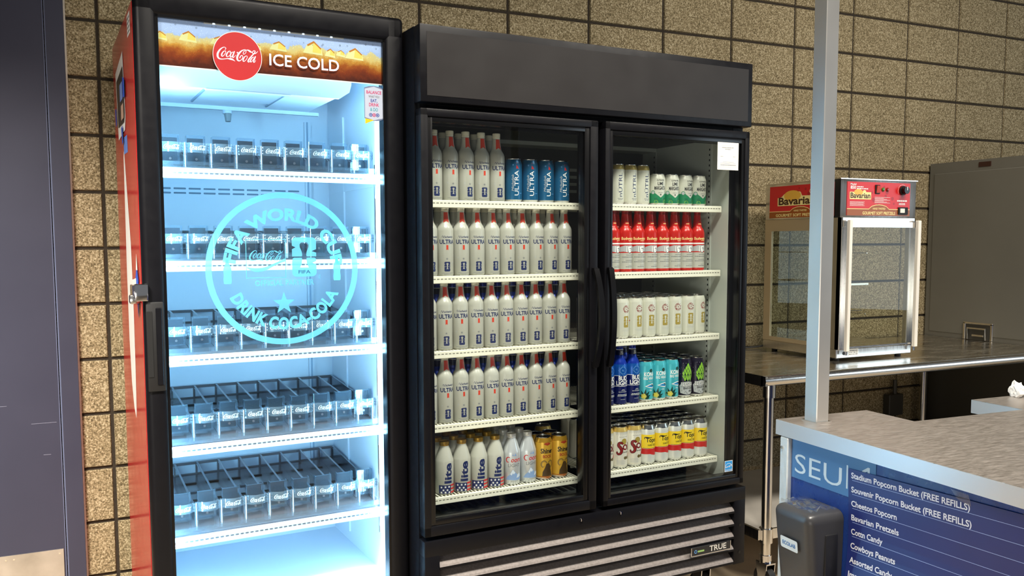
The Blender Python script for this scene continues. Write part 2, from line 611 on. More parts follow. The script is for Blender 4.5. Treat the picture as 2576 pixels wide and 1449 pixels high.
class Flat:
    def __init__(self):
        self.items = []  # (verts2d, faces, material, layer)

    def poly(self, pts, m, layer=0, holes=()):
        loops = [[Vector((p[0], p[1], 0)) for p in pts]] + [[Vector((p[0], p[1], 0)) for p in h] for h in holes]
        fs = [tuple(t) for t in tessellate_polygon(loops)]
        vs = list(pts) + [p for h in holes for p in h]
        self.items.append((vs, fs, m, layer))
        return self

    def rect(self, x0, x1, y0, y1, m, layer=0):
        return self.poly([(x0, y0), (x1, y0), (x1, y1), (x0, y1)], m, layer)

    def disc(self, cx, cy, r, m, layer=0, n=40, ry=None, a0=0.0):
        ry = ry or r
        return self.poly([(cx + r * math.cos(a0 + 2 * PI * k / n), cy + ry * math.sin(a0 + 2 * PI * k / n)) for k in range(n)], m, layer)

    def ring(self, cx, cy, r0, r1, m, layer=0, n=72, a=0.0, b=2 * PI):
        vs, fs = [], []
        for k in range(n + 1):
            t = a + (b - a) * k / n
            vs += [(cx + r0 * math.cos(t), cy + r0 * math.sin(t)), (cx + r1 * math.cos(t), cy + r1 * math.sin(t))]
        for k in range(n):
            fs.append((2 * k, 2 * k + 1, 2 * k + 3, 2 * k + 2))
        self.items.append((vs, fs, m, layer))
        return self

    def star(self, cx, cy, r, m, layer=0, n=5, ri=0.40, rot=PI / 2):
        return self.poly([(cx + (r if k % 2 == 0 else r * ri) * math.cos(rot + PI * k / n), cy + (r if k % 2 == 0 else r * ri) * math.sin(rot + PI * k / n)) for k in range(2 * n)], m, layer)

    def stroke(self, pts, m, layer=0, n=6):
        P = catmull(pts, n)
        vs, fs = [], []
        for i, (x, y, w) in enumerate(P):
            a, b = P[max(i - 1, 0)], P[min(i + 1, len(P) - 1)]
            dx, dy = b[0] - a[0], b[1] - a[1]
            L = math.hypot(dx, dy) or 1
            nx, ny = -dy / L * w / 2, dx / L * w / 2
            vs += [(x - nx, y - ny), (x + nx, y + ny)]
        for i in range(len(P) - 1):
            fs.append((2 * i, 2 * i + 2, 2 * i + 3, 2 * i + 1))
        self.items.append((vs, fs, m, layer))
        return self

    def script(self, x0, y0, w, m, layer=0, n=5):
        k = w / SCRIPT_W
        for st in SCRIPT:
            self.stroke([(x0 + x * k, y0 + y * k, max(wd * k, 0.0004)) for x, y, wd in st], m, layer, n)
        return self

    def text(self, s, x, y, h, m, layer=0, w=None, align='C', bold=0.0, rot=0.0, shear=0.0, arc=None, sx=1.0):
        """h = cap height, (x, y) = baseline anchor; arc = (cx, cy, radius, centre angle, +1 top / -1 bottom)"""
        vs, fs = text2d(s, bold)
        k = h / CAP
        xs = [p[0] for p in vs]
        a, b = min(xs), max(xs)
        kx = k * sx
        if w:
            kx = w / (b - a)
        W_ = (b - a) * kx
        off = {'C': -W_ / 2, 'L': 0, 'R': -W_}[align]
        out = []
        for px, py in vs:
            u, v = (px - a) * kx + off, py * k
            u += v * shear
            if arc:
                cx, cy, r, ac, sg = arc
                if sg > 0:
                    t = ac - u / r
                    q = r + v
                else:
                    t = ac + u / r
                    q = r - v
                out.append((cx + q * math.cos(t), cy + q * math.sin(t)))
            else:
                out.append((x + u * math.cos(rot) - v * math.sin(rot), y + u * math.sin(rot) + v * math.cos(rot)))
        self.items.append((out, fs, m, layer))
        return self

    def lines(self, x0, x1, y, h, m, layer=0, gap=0.3, seed=1):
        """print too small to read: a row of tiny dashes"""
        rnd = random.Random(seed)
        x = x0
        while x < x1:
            w = h * rnd.uniform(0.8, 3.0)
            self.rect(x, min(x + w, x1), y, y + h, m, layer)
            x += w + h * gap * 2
        return self

    def emblem(self, cx, cy, w, h, m, layer=0, textm=None):
        """tournament mark: stacked rounded 2 and 6 with a cup cut out of the middle"""
        def rr(x0, x1, y0, y1, r, corners):
            return x0, x1, y0, y1, r, corners
        def P(l):
            return [(cx + x * w / 2, cy + y * h / 2) for x, y in l]
        q = 0.30
        top = [(-1, 0.03), (-0.20, 0.03), (-0.16, 0.12), (-0.22, 0.30), (-0.36, 0.50), (-0.37, 0.64), (-0.24, 0.75), (0.24, 0.75), (0.37, 0.64), (0.36, 0.50), (0.22, 0.30), (0.16, 0.12), (0.20, 0.03),
               (1, 0.03), (1, 0.22), (0.62, 0.30), (1, 0.40), (1, 0.86), (0.88, 0.96), (0.70, 1), (-0.70, 1), (-0.88, 0.96), (-1, 0.86), (-1, 0.58), (-0.70, 0.50), (-1, 0.40)]
        bot = [(-0.20, -0.03), (-0.86, -0.03), (-0.96, -0.08), (-1, -0.18), (-1, -0.86), (-0.88, -0.96), (-0.70, -1), (0.70, -1), (0.88, -0.96), (1, -0.86), (1, -0.40), (0.66, -0.30), (1, -0.20), (0.96, -0.08), (0.86, -0.03),
               (0.20, -0.03), (0.17, -0.14), (0.24, -0.34), (0.36, -0.54), (-0.36, -0.54), (-0.24, -0.34), (-0.17, -0.14)]
        self.poly(P(top), m, layer)
        self.poly(P(bot), m, layer)
        if textm:
            self.text('FIFA', cx, cy - h * 0.42, h * 0.085, textm, layer + 1, w=w * 0.5, bold=0.01)
        return self

    def emit(self, mb, fn, dx=None, flip=False):
        """fn(x, y, layer) -> 3D; dx = cut spacing along x before bending"""
        for idx, (vs, fs, m, layer) in enumerate(self.items):
            layer = layer + 0.04 * (idx % 24)
            bm = bmesh.new()
            bv = [bm.verts.new((p[0], p[1], 0)) for p in vs]
            for f in fs:
                try:
                    bm.faces.new([bv[i] for i in f])
                except ValueError:
                    pass
            for f in bm.faces:
                f.normal_update()
                if f.normal.z < 0:
                    f.normal_flip()
            if dx:
                xs = [p[0] for p in vs]
                k = math.ceil(min(xs) / dx)
                while k * dx < max(xs):
                    bmesh.ops.bisect_plane(bm, geom=bm.verts[:] + bm.edges[:] + bm.faces[:], plane_co=(k * dx, 0, 0), plane_no=(1, 0, 0), dist=1e-7)
                    k += 1
            bm.verts.index_update()
            V = [fn(v.co.x, v.co.y, layer) for v in bm.verts]
            F = [[v.index for v in f.verts] for f in bm.faces]
            bm.free()
            mb.add(V, F, m)
        return mb

    def on_plane(self, mb, origin, xd, yd, eps=0.0004):
        o, xd, yd = Vector(origin), Vector(xd).normalized(), Vector(yd).normalized()
        n = xd.cross(yd)
        return self.emit(mb, lambda x, y, l: tuple(o + xd * x + yd * y + n * (eps * (l + 1))))

    def on_can(self, mb, prof, dx=0.004, a0=0.0, eps=0.00012):
        """wrap round a lathe profile [(r, z)], front at -y"""
        rmax = max(p[0] for p in prof)

        def rad(z):
            for (r0, z0), (r1, z1) in zip(prof, prof[1:]):
                if z0 <= z <= z1 and z1 > z0:
                    return r0 + (r1 - r0) * (z - z0) / (z1 - z0)
            return prof[-1][0]

        def fn(x, y, l):
            r = rad(y) + eps * (l + 1)
            t = x / rmax + a0
            return (r * math.sin(t), -r * math.cos(t), y)
        return self.emit(mb, fn, dx)


class Frame:
    def __init__(s, x, y, th):
        s.x, s.y, s.th = x, y, th

    def at(s, a, t, z):
        c, n = math.cos(s.th), math.sin(s.th)
        return (s.x + a * c - t * n, s.y + a * n + t * c, z)


COLA = Frame(0.0928, -0.8176, 0.0627)
BEER = Frame(0.0, -0.9402, 0.0488)
KIOSK = Frame(1.668, -1.662, R(-2.5))
# ------------------------------------------------------------------ the room
BW, BH = 0.4064, 0.2032
mb = MB()
mb.box(-2.4, 6.6, 0.004, 0.10, 0, 4.0, M_MORTAR)
for i in range(-6, 16):
    for j in range(0, 19):
        x0, x1 = i * BW + 0.0045, (i + 1) * BW - 0.0045
        z0, z1 = j * BH + 0.0045, min((j + 1) * BH - 0.0045, 4.0)
        b = 0.004
        v = [(x0, 0.006, z0), (x1, 0.006, z0), (x1, 0.006, z1), (x0, 0.006, z1),
             (x0 + b, -0.003, z0 + b), (x1 - b, -0.003, z0 + b), (x1 - b, -0.003, z1 - b), (x0 + b, -0.003, z1 - b)]
        mb.add(v, [(4, 5, 6, 7), (0, 1, 5, 4), (1, 2, 6, 5), (2, 3, 7, 6), (3, 0, 4, 7)], M_BLOCK)
tag(mb.build('wall_back'), kind='structure')
tag(MB().box(-5, 7, -7.0, 0.1, -0.1, 0.0, M_FLOOR).build('floor'), kind='structure')
tag(MB().box(-5, 7, -7.0, 0.1, 4.0, 4.1, mat('dark_ceiling', (40, 40, 42), 0.9)).build('ceiling'), kind='structure')

# navy door with its frame, left of the coolers
mb = MB()
mb.box(-0.162, -0.106, -0.035, -0.003, 0, 3.2, M_NAVY)
mb.box(-0.1665, -0.162, -0.031, -0.003, 0, 3.2, mat('navy_door_edge', (96, 104, 132), 0.4))
mb.box(-0.172, -0.1695, -0.036, -0.003, 0, 3.2, mat('navy_door_edge', (96, 104, 132), 0.4))
mb.box(-0.106, -0.1005, -0.012, -0.003, 0, 3.2, mat('white_caulk', (214, 206, 192), 0.7, noise=0.1, nscale=80))
mb.box(-1.20, -0.172, -0.034, -0.003, 0.0, 3.2, M_NAVY)
door = tag(mb.build('door_1'), kind='structure')
mb = MB().box(-1.1, -0.1775, -0.0385, -0.034, 0.02, 0.335, mat('scuffed_kick_steel', (172, 166, 156), 0.42, 0.7, noise=0.22, nscale=9, rvar=0.12))
for x in (-0.19, -0.335, -0.36):
    mb.tube([(x, -0.0395, 0.32), (x, -0.038, 0.32)], 0.0035, M_STEEL, 8)
mb.build('kick_plate', door)
mb = MB()
M_SCR = mat('door_scratch', (116, 120, 138), 0.6)
for x0, x1, z in ((-0.262, -0.182, 0.80), (-0.228, -0.204, 0.685), (-0.36, -0.335, 0.87)):
    mb.box(x0, x1, -0.0345, -0.0338, z, z + 0.0016, M_SCR)
mb.build('scratch', door)

# ------------------------------------------------------------------ lit cola cooler
cola = thing('drinks_cooler', 'tall glass-door drinks cooler with red sides, lit blue-white, beside the navy door', 'refrigerator', COLA.at(0, 0, 0), COLA.th)
mb = MB()
mb.box(0.0, 0.006, 0.052, 0.745, 0.12, 2.125, M_RED).box(0.006, 0.05, 0.056, 0.745, 0.30, 2.05, M_INT)
mb.box(0.794, 0.80, 0.052, 0.745, 0.12, 2.125, M_RED).box(0.75, 0.794, 0.056, 0.745, 0.30, 2.05, M_INT)
mb.box(0.006, 0.794, 0.66, 0.745, 0.12, 2.05, M_INT)
mb.box(0.006, 0.794, 0.054, 0.745, 2.04, 2.125, M_INT)
mb.box(0.006, 0.794, 0.054, 0.745, 0.12, 0.30, M_INT)
mb.box(0.006, 0.05, 0.052, 0.056, 0.12, 2.12, M_BLACK).box(0.75, 0.794, 0.052, 0.056, 0.12, 2.12, M_BLACK)
mb.box(0.006, 0.794, 0.050, 0.054, 0.12, 0.22, M_BLACKM)
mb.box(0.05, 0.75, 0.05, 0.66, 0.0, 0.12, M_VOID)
M_SLOT = mat('vent_slot_grey', (120, 140, 160), 0.6)
for k in range(11):
    for z in (1.618, 1.634):
        s0 = 0.075 + k * 0.0515
        mb.rbox(s0, s0 + 0.042, 0.657, 0.661, z, z + 0.006, M_SLOT, 0.0015, 1)
for s0 in (0.655, 0.25, 0.13):
    mb.box(s0, s0 + 0.022, 0.648, 0.66, 0.32, 1.90 if s0 > 0.6 else 0.4, M_INT)
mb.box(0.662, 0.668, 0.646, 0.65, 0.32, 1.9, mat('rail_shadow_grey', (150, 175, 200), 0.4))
mb.box(0.744, 0.75, 0.115, 0.135, 0.44, 1.90, M_INT)
mb.tube([(0.7445, 0.12, 0.44), (0.7445, 0.12, 1.70)], 0.004, M_CHROME, 8)
mb.box(0.744, 0.75, 0.46, 0.48, 0.34, 1.90, M_INT)
cab = mb.build('cabinet', cola)
# stripe, papers and tape on the red side (seen from the left; x runs to the front)
f = Flat()
f.poly([(-0.44, 1.740), (-0.425, 1.728), (-0.385, 1.62), (-0.318, 1.44), (-0.300, 1.28), (-0.310, 1.05), (-0.328, 0.90), (-0.345, 0.875), (-0.40, 0.90), (-0.455, 0.98), (-0.485, 1.12), (-0.487, 1.36), (-0.470, 1.55), (-0.457, 1.72)], K_WHITE)
f.on_plane(MB(), (0, 0, 0), (0, -1, 0), (0, 0, 1)).build('white_stripe', cab)
f = Flat()
f.poly([(-0.64, 2.02), (-0.36, 2.045), (-0.33, 1.84), (-0.36, 1.80), (-0.60, 1.79)], K_WHITE)
f.poly([(-0.60, 1.985), (-0.37, 2.00), (-0.345, 1.85), (-0.37, 1.825), (-0.58, 1.83)], mat('poster_dark', (34, 32, 36), 0.35), 1)
f.rect(-0.47, -0.38, 1.90, 1.955, mat('poster_blue', (120, 150, 220), 0.4), 2)
f.rect(-0.45, -0.36, 1.838, 1.885, mat('poster_tan', (196, 160, 140), 0.4), 2)
f.on_plane(MB(), (0, 0, 0), (0, -1, 0), (0, 0, 1), 0.0012).build('poster', cab)
M_TAPE = mat('blue_tape', (44, 84, 190), 0.55)
for i, q in enumerate(([(-0.36, 1.965), (-0.30, 1.95), (-0.30, 1.895), (-0.36, 1.90)], [(-0.66, 1.90), (-0.615, 1.90), (-0.61, 1.845), (-0.65, 1.84)], [(-0.46, 1.815), (-0.41, 1.82), (-0.40, 1.765), (-0.44, 1.76)])):
    Flat().poly(q, M_TAPE).on_plane(MB(), (-0.004, 0, 0), (0, -1, 0), (0, 0, 1)).build('tape', cab)
Flat().poly([(-0.44, 1.782), (-0.31, 1.779), (-0.306, 1.725), (-0.43, 1.728)], mat('pale_blue_tape', (96, 132, 208), 0.55)).on_plane(MB(), (0, 0, 0), (0, -1, 0), (0, 0, 1)).build('tape', cab)
f = Flat().rect(-0.19, -0.105, 2.05, 2.112, K_WHITE)
for k in range(4):
    f.lines(-0.18, -0.115, 2.058 + k * 0.013, 0.005, K_GREY, 1, seed=k)
f.on_plane(MB(), (0, 0, 0), (0, -1, 0), (0, 0, 1)).build('sticker', cab)
mb = MB()
mb.rbox(-0.022, -0.001, 0.04, 0.15, 1.285, 1.318, M_CHROME, 0.004).rbox(-0.024, 0.012, -0.014, -0.001, 1.275, 1.325, M_CHROME, 0.003)
mb.rbox(-0.030, -0.001, 0.08, 0.11, 1.262, 1.29, M_STEEL, 0.006)
mb.build('hasp_lock', cola)
mb = MB()
Flat().poly([(-0.21, 1.315), (-0.14, 1.375), (-0.10, 1.33), (-0.12, 1.30)], M_TAPE).poly([(-0.165, 1.36), (-0.14, 1.41), (-0.12, 1.36)], K_WHITE).poly([(-0.30, 1.325), (-0.17, 1.335), (-0.17, 1.275), (-0.27, 1.285)], K_WHITE) \
    .poly([(-0.16, 1.285), (-0.10, 1.285), (-0.12, 1.235), (-0.14, 1.215)], mat('violet_tape', (52, 38, 120), 0.5)).on_plane(mb, (-0.002, 0, 0), (0, -1, 0), (0, 0, 1))
mb.build('tape_tag', cola)

# air duct cover under the cooler's roof
mb = MB()
mb.prism([(0.05, 2.035), (0.05, 1.903), (0.615, 1.903), (0.648, 1.925), (0.655, 1.95), (0.655, 2.035)], 'y', 0.082, 0.095, M_INT)
mb.prism([(0.05, 2.035), (0.05, 1.907), (0.61, 1.907), (0.645, 1.93), (0.65, 2.035)], 'y', 0.095, 0.47, M_INT)
M_PANEL = mat('duct_panel_grey', (196, 212, 228), 0.4)
mb.box(0.20, 0.44, 0.12, 0.30, 1.9025, 1.907, M_PANEL).box(0.20, 0.206, 0.10, 0.36, 1.9015, 1.907, M_SLOT).box(0.44, 0.446, 0.10, 0.36, 1.9015, 1.907, M_SLOT)
mb.box(0.05, 0.65, 0.44, 0.455, 1.895, 1.907, M_PANEL).rbox(0.20, 0.46, 0.082, 0.10, 1.899, 1.907, M_PANEL, 0.003, 1)
duct = mb.build('air_duct_cover', cola)
mb = MB()
mb.tube([(0.335, 0.46, 1.91), (0.335, 0.46, 1.885)], 0.016, M_PANEL, 14).tube([(0.335, 0.455, 1.885), (0.335, 0.452, 1.858)], [0.013, 0.009], mat('grey_knob', (120, 130, 136), 0.35), 14)
mb.build('thermostat_knob', duct)

# light strips inside the door opening: lamp bodies with glowing diodes
for s0, sg in ((0.052, 1), (0.744, -1)):
    mb = MB().box(s0, s0 + 0.006, 0.058, 0.072, 0.34, 1.90, M_WHITE)
    for k in range(34):
        z = 0.36 + k * 0.0455
        mb.box(s0 + 0.001, s0 + 0.005, 0.0545, 0.058, z, z + 0.022, M_LED)
    mb.build('light_strip', cola)
    a = area('cooler_tube_light', (0, 0, 0), (1, 0, 0), 0.03, 1.55, 23.0, (0.34, 0.71, 1.0))
    a.parent = cola
    a.location = (s0 + 0.003 + sg * 0.006, 0.062, 1.12)
    a.rotation_euler = Vector((sg * 0.9, 0.42, 0)).to_track_quat('-Z', 'Y').to_euler()
# lamp behind the header picture, shining down into the cooler
a = area('cooler_header_light', (0, 0, 0), (0, 0, -1), 0.62, 0.02, 0.3, (0.34, 0.71, 1.0))
a.parent = cola
a.location = (0.40, 0.040, 1.975)
a.rotation_euler = Vector((0, 0.55, -0.85)).to_track_quat('-Z', 'Y').to_euler()

# door of the cooler
mb = MB()
B = M_BLACK
mb.rbox(0.0, 0.060, 0.0, 0.050, 0.225, 2.162, B, 0.016, 3).rbox(0.739, 0.806, 0.0, 0.050, 0.225, 2.162, B, 0.016, 3)
mb.rbox(0.0, 0.806, 0.0, 0.050, 2.083, 2.162, B, 0.016, 3).rbox(0.0, 0.806, 0.0, 0.050, 0.225, 0.31, B, 0.016, 3)
mb.box(0.055, 0.064, 0.006, 0.046, 0.30, 2.09, M_BLACKG).box(0.735, 0.744, 0.006, 0.046, 0.30, 2.09, M_BLACKG)
mb.box(0.055, 0.744, 0.006, 0.046, 2.079, 2.088, M_BLACKG)
cdoor = mb.build('door', cola)
MB().box(0.060, 0.739, 0.012, 0.018, 0.30, 2.083, M_GLASS).build('glass', cdoor)
mb = MB()
mb.rbox(0.004, 0.052, -0.007, 0.002, 1.012, 1.272, M_BLACKM, 0.004, 2)
mb.box(0.006, 0.020, -0.0085, -0.006, 1.055, 1.245, M_VOID)
mb.rbox(0.030, 0.047, -0.0095, -0.006, 1.03, 1.255, M_BLACK, 0.002, 1)
mb.build('handle', cdoor)
# header picture behind the glass
ZB, ZT = 1.9475, 2.082
mb = MB().box(0.061, 0.738, 0.0185, 0.024, ZB, ZT, cola_art_mat(ZB, ZT - ZB))
Flat().rect(0.061, 0.738, ZB - 0.0022, ZB + 0.0012, K_WHITE).on_plane(mb, (0, 0.0185, 0), (1, 0, 0), (0, 0, 1))
ICE = mat('ice_amber_light', (222, 198, 96), 0.3, emit=0.2)
ICE2 = mat('ice_amber_dark', (176, 112, 34), 0.3, emit=0.2)
ICE3 = mat('ice_foam', (214, 212, 150), 0.3, emit=0.2)
f = Flat()
rnd = random.Random(3)
for cx, w, h in ((0.068, 0.042, 0.018), (0.145, 0.050, 0.024), (0.232, 0.05, 0.020), (0.405, 0.052, 0.022), (0.512, 0.062, 0.034), (0.566, 0.034, 0.020), (0.645, 0.06, 0.030), (0.60, 0.03, 0.014), (0.335, 0.04, 0.012)):
    z = 2.028 + rnd.uniform(-0.004, 0.002)
    x0 = max(cx - w / 2, 0.0615)
    f.poly([(x0, z - 0.004), (cx + w / 2, z - 0.008), (cx + w * 0.42, z + h * 0.4), (cx + w * 0.05, z + h), (max(cx - w * 0.3, 0.0615), z + h * 0.62)], ICE3)
    f.poly([(cx - w * 0.02, z), (cx + w * 0.42, z - 0.002), (cx + w * 0.42, z + h * 0.4), (cx + w * 0.05, z + h)], ICE, 1)
    f.poly([(cx + w * 0.05, z + h), (max(cx - w * 0.3, 0.0615), z + h * 0.62), (max(cx - w * 0.25, 0.0615), z + h * 0.5), (cx + w * 0.06, z + h * 0.82), (cx + w * 0.40, z + h * 0.28), (cx + w * 0.42, z + h * 0.4)], ICE2, 2)
for k in range(26):
    x, z = rnd.uniform(0.07, 0.73), rnd.uniform(2.045, 2.072)
    r = rnd.uniform(0.0008, 0.0028)
    f.ring(x, z, r * 0.65, r, mat('bubble_rim', (110, 122, 140), 0.4), 0, 14)
f.on_plane(mb, (0, 0.0183, 0), (1, 0, 0), (0, 0, 1), 0.0002)
mb.box(0.19, 0.61, 0.0145, 0.018, 2.0765, 2.080, M_WHITE)
for k in range(9):
    mb.box(0.215 + k * 0.044, 0.221 + k * 0.044, 0.0140, 0.0145, 2.077, 2.0795, M_LED)
mb.build('header_picture', cdoor)
mb = MB()
SIGNW = mat('sign_lettering', (226, 230, 246), 0.4, emit=0.15)
SIGNR = mat('sign_red_disc', (188, 40, 44), 0.4, emit=0.05)
Flat().disc(0.283, 1.9915, 0.0712, K_WHITE, 0, 72).disc(0.283, 1.9915, 0.0695, SIGNR, 1, 72).script(0.2225, 1.9725, 0.121, SIGNW, 2, 8) \
    .on_plane(mb, (0, 0.0119, 0), (1, 0, 0), (0, 0, 1), 0.0003)
mb.build('round_badge', cdoor, None)
Flat().text('ICE COLD', 0.376, 1.975, 0.0335, SIGNW, 0, w=0.2165, align='L', bold=0.012).on_plane(MB(), (0, 0.0119, 0), (1, 0, 0), (0, 0, 1), 0.0003).build('header_lettering', cdoor)
# cyan film on the glass
F_ = M_CYAN
f = Flat()
cx, cz = 0.4075, 1.3605
f.ring(cx, cz, 0.2165, 0.2345, F_, 0, 96)
f.text('FIFA WORLD CUP', 0, 0, 0.034, F_, 0, w=0.445, bold=0.045, arc=(cx + 0.0, cz, 0.150, PI / 2 - 0.03, 1))
f.text('DRINK COCA-COLA', 0, 0, 0.034, F_, 0, w=0.415, bold=0.045, arc=(cx, cz, 0.186, -PI / 2 + 0.02, -1))
f.text('OFFICIAL PARTNER', 0.408, 1.3095, 0.0165, F_, 0, w=0.182, bold=0.014)
f.text('TM', 0.513, 1.335, 0.007, F_, 0, rot=-PI / 2)
f.star(0.4035, 1.2535, 0.036, F_)
x0, x1, z0, z1 = 0.291, 0.412, 1.333, 1.452
for a, b, c, d in ((x0, x1, z1 - 0.002, z1), (x0, x1, z0, z0 + 0.002), (x0, x0 + 0.002, z0, z1), (x1 - 0.002, x1, z0, z1)):
    f.rect(a, b, c, d, F_)
f.script(0.3005, 1.3815, 0.104, F_, 0, 8)
f.stroke([(0.293, 1.366, 0.002), (0.32, 1.358, 0.012), (0.35, 1.362, 0.010), (0.385, 1.378, 0.006), (0.410, 1.388, 0.010)], F_)
f.emblem(0.4695, 1.396, 0.076, 0.122, F_, 0, mat('film_dark_text', (40, 92, 130), 0.5))
for bx, bz in ((0.2362, 1.357), (0.5735, 1.3605)):
    f.poly([(bx + a * 0.012, bz + b * 0.0395) for a, b in ((-0.8, -1), (0.8, -1), (0.95, -0.9), (1, -0.6), (0.85, -0.32), (1, -0.05), (0.95, 0.18), (0.5, 0.5), (0.36, 0.72), (0.36, 1), (-0.36, 1), (-0.36, 0.72), (-0.5, 0.5), (-0.95, 0.18), (-1, -0.05), (-0.85, -0.32), (-1, -0.6), (-0.95, -0.9))], F_)
f.on_plane(MB(), (0, 0.0118, 0), (1, 0, 0), (0, 0, 1), 0.0002).build('window_film', cdoor)
# small advice sticker top right of the glass
f = Flat()
sc, sz, hw, hh = 0.7055, 1.8845, 0.0325, 0.0555
f.poly([(sc - hw, sz - hh * 0.86), (sc - hw * 0.5, sz - hh * 0.97), (sc, sz - hh), (sc + hw * 0.5, sz - hh * 0.97), (sc + hw, sz - hh * 0.86), (sc + hw, sz + hh * 0.86), (sc + hw * 0.5, sz + hh * 0.97), (sc, sz + hh), (sc - hw * 0.5, sz + hh * 0.97), (sc - hw, sz + hh * 0.86)], mat('sticker_rim', (120, 130, 160), 0.4))
k = 0.94
f.poly([(sc - hw * k, sz - hh * 0.81), (sc, sz - hh * 0.96), (sc + hw * k, sz - hh * 0.81), (sc + hw * k, sz + hh * 0.81), (sc, sz + hh * 0.96), (sc - hw * k, sz + hh * 0.81)], mat('sticker_pale', (196, 206, 226), 0.4), 1)
for s_, z, h, w, c in (('BALANCE', 1.9145, 0.0095, 0.050, K_PINK), ('WHAT YOU', 1.9025, 0.0068, 0.036, K_GREY), ('EAT,', 1.8885, 0.0095, 0.022, K_BLUE), ('DRINK', 1.8755, 0.0098, 0.034, K_PINK), ('& DO', 1.8605, 0.0098, 0.026, K_TEAL)):
    f.text(s_, sc, z, h, c, 2, w=w, bold=0.015)
for i, c in enumerate((K_BLUE, K_PINK, K_BLUE)):
    f.ring(sc + (i - 1) * 0.0115, 1.848, 0.004, 0.0058, c, 2, 20)
    f.disc(sc + (i - 1) * 0.0115, 1.848, 0.0022, c, 2, 10)
f.poly([(sc - 0.030, 1.836), (sc + 0.000, 1.832), (sc - 0.030, 1.819)], K_YEL, 0)
f.on_plane(MB(), (0, 0.0117, 0), (1, 0, 0), (0, 0, 1), 0.0003).build('advice_sticker', cdoor)

# shelves with bright front rails, each carrying a bottle organizer
LIPS = (1.648, 1.370, 1.084, 0.807, 0.524)
SL = 0.08
P0, PP = 0.1085, 0.0765
sh0 = None
for L in LIPS:
    if sh0 is None:
        mb = MB()
        mb.prism([(0.095, -0.004), (0.645, SL * 0.55 - 0.004), (0.645, SL * 0.55), (0.095, 0.0)], 'x', 0.052, 0.748, M_INT)
        for k in range(35):
            t = 0.11 + k * 0.015
            z = (t - 0.095) * SL - 0.011
            mb.box(0.054, 0.746, t, t + 0.006, z, z + 0.008, M_INT)
        mb.box(0.745, 0.749, 0.10, 0.62, -0.02, 0.03, M_INT).prism([(0.10, -0.01), (0.14, -0.01), (0.13, -0.055), (0.115, -0.06)], 'x', 0.742, 0.747, M_INT)
        sh0 = mb.build('shelf', cola, (0, 0, L))
        mb = MB()
        mb.rbox(0.054, 0.747, 0.076, 0.092, 0.003, 0.0165, M_LIPGLOW, 0.005, 2).rbox(0.056, 0.752, 0.074, 0.090, -0.0145, -0.002, M_LIPGLOW, 0.005, 2).box(0.056, 0.746, 0.082, 0.094, -0.008, 0.008, M_LIPGLOW)
        for k in range(44):
            s0 = 0.07 + k * 0.0152
            mb.box(s0, s0 + 0.009, 0.0805, 0.0825, -0.0018, 0.0026, M_SLOT)
        rail0 = mb.build('price_rail', sh0)
    else:
        o = sh0.copy()
        C.objects.link(o)
        o.location = (0, 0, L)
        o.parent = cola
        q = rail0.copy()
        C.objects.link(q)
        q.parent = o

# organizer: smoky tray with dividers, clear front plates, curved clear bars and clear posts
org0 = thing('bottle_organizer', 'empty clear bottle organizer on the topmost lit shelf of the red-sided cooler', 'shelf organizer', COLA.at(0.4, 0.35, LIPS[0]), COLA.th, 'bottle organizers in the lit cooler')


def oz(t):
    return (t - 0.095) * SL + 0.010


X0 = 0.4
Y0 = 0.35
mb = MB()
pl = [(0.115, oz(0.115) + 0.002), (0.635, oz(0.635) + 0.002), (0.635, oz(0.635) + 0.016), (0.115, oz(0.115) + 0.010)]
mb.prism([(t - Y0, z) for t, z in pl], 'x', 0.066 - X0, 0.736 - X0, M_SMOKED)
for z0, z1 in ((0.012, 0.020), (0.052, 0.062)):
    mb.box(0.066 - X0, 0.736 - X0, 0.630 - Y0, 0.636 - Y0, oz(0.635) + z0, oz(0.635) + z1, M_SMOKED)
for k in range(10):
    s0 = 0.0702 + k * PP - X0
    s0 = min(s0, 0.734 - X0)
    mb.box(s0 - 0.005, s0 + 0.005, 0.629 - Y0, 0.637 - Y0, oz(0.635) + 0.012, oz(0.635) + 0.062, M_SMOKED)
for k in range(9):
    for q in range(4):
        t = 0.27 + q * 0.085
        s0 = P0 + k * PP - X0
        mb.box(s0 - 0.020, s0 + 0.020, t - Y0, t + 0.012 - Y0, oz(t) + 0.0162, oz(t) + 0.0185, M_VOID if q % 2 else M_SMOKE)
mb.build('tray', org0)
MB().box(0.060 - X0, 0.736 - X0, 0.098 - Y0, 0.102 - Y0, 0.018, 0.037, M_CLEAR).build('front_strip', org0)
dv = None
for k in range(10):
    s0 = min(0.0702 + k * PP, 0.735) - X0
    if dv is None:
        mb = MB()
        pts = [(0.185, oz(0.185) + 0.012), (0.63, oz(0.63) + 0.016), (0.63, oz(0.63) + 0.060), (0.25, oz(0.25) + 0.060), (0.185, oz(0.185) + 0.048)]
        mb.prism([(t - Y0, z) for t, z in pts], 'x', -0.0013, 0.0013, M_SMOKE)
        pts = [(0.21, oz(0.21) + 0.056), (0.63, oz(0.63) + 0.056), (0.63, oz(0.63) + 0.062), (0.21, oz(0.21) + 0.062)]
        mb.prism([(t - Y0, z) for t, z in pts], 'x', -0.0035, 0.0035, M_SMOKE)
        dv = mb.build('divider', org0, (s0, 0, 0))
    else:
        o = dv.copy()
        C.objects.link(o)
        o.location = (s0, 0, 0)
        o.parent = org0
M_PUSH = glassy('dark_pusher_plastic', (0.3, 0.3, 0.35), 1.5, 0.1, body=0.75, bodycol=(0.035, 0.04, 0.06))
up = bar = post = None
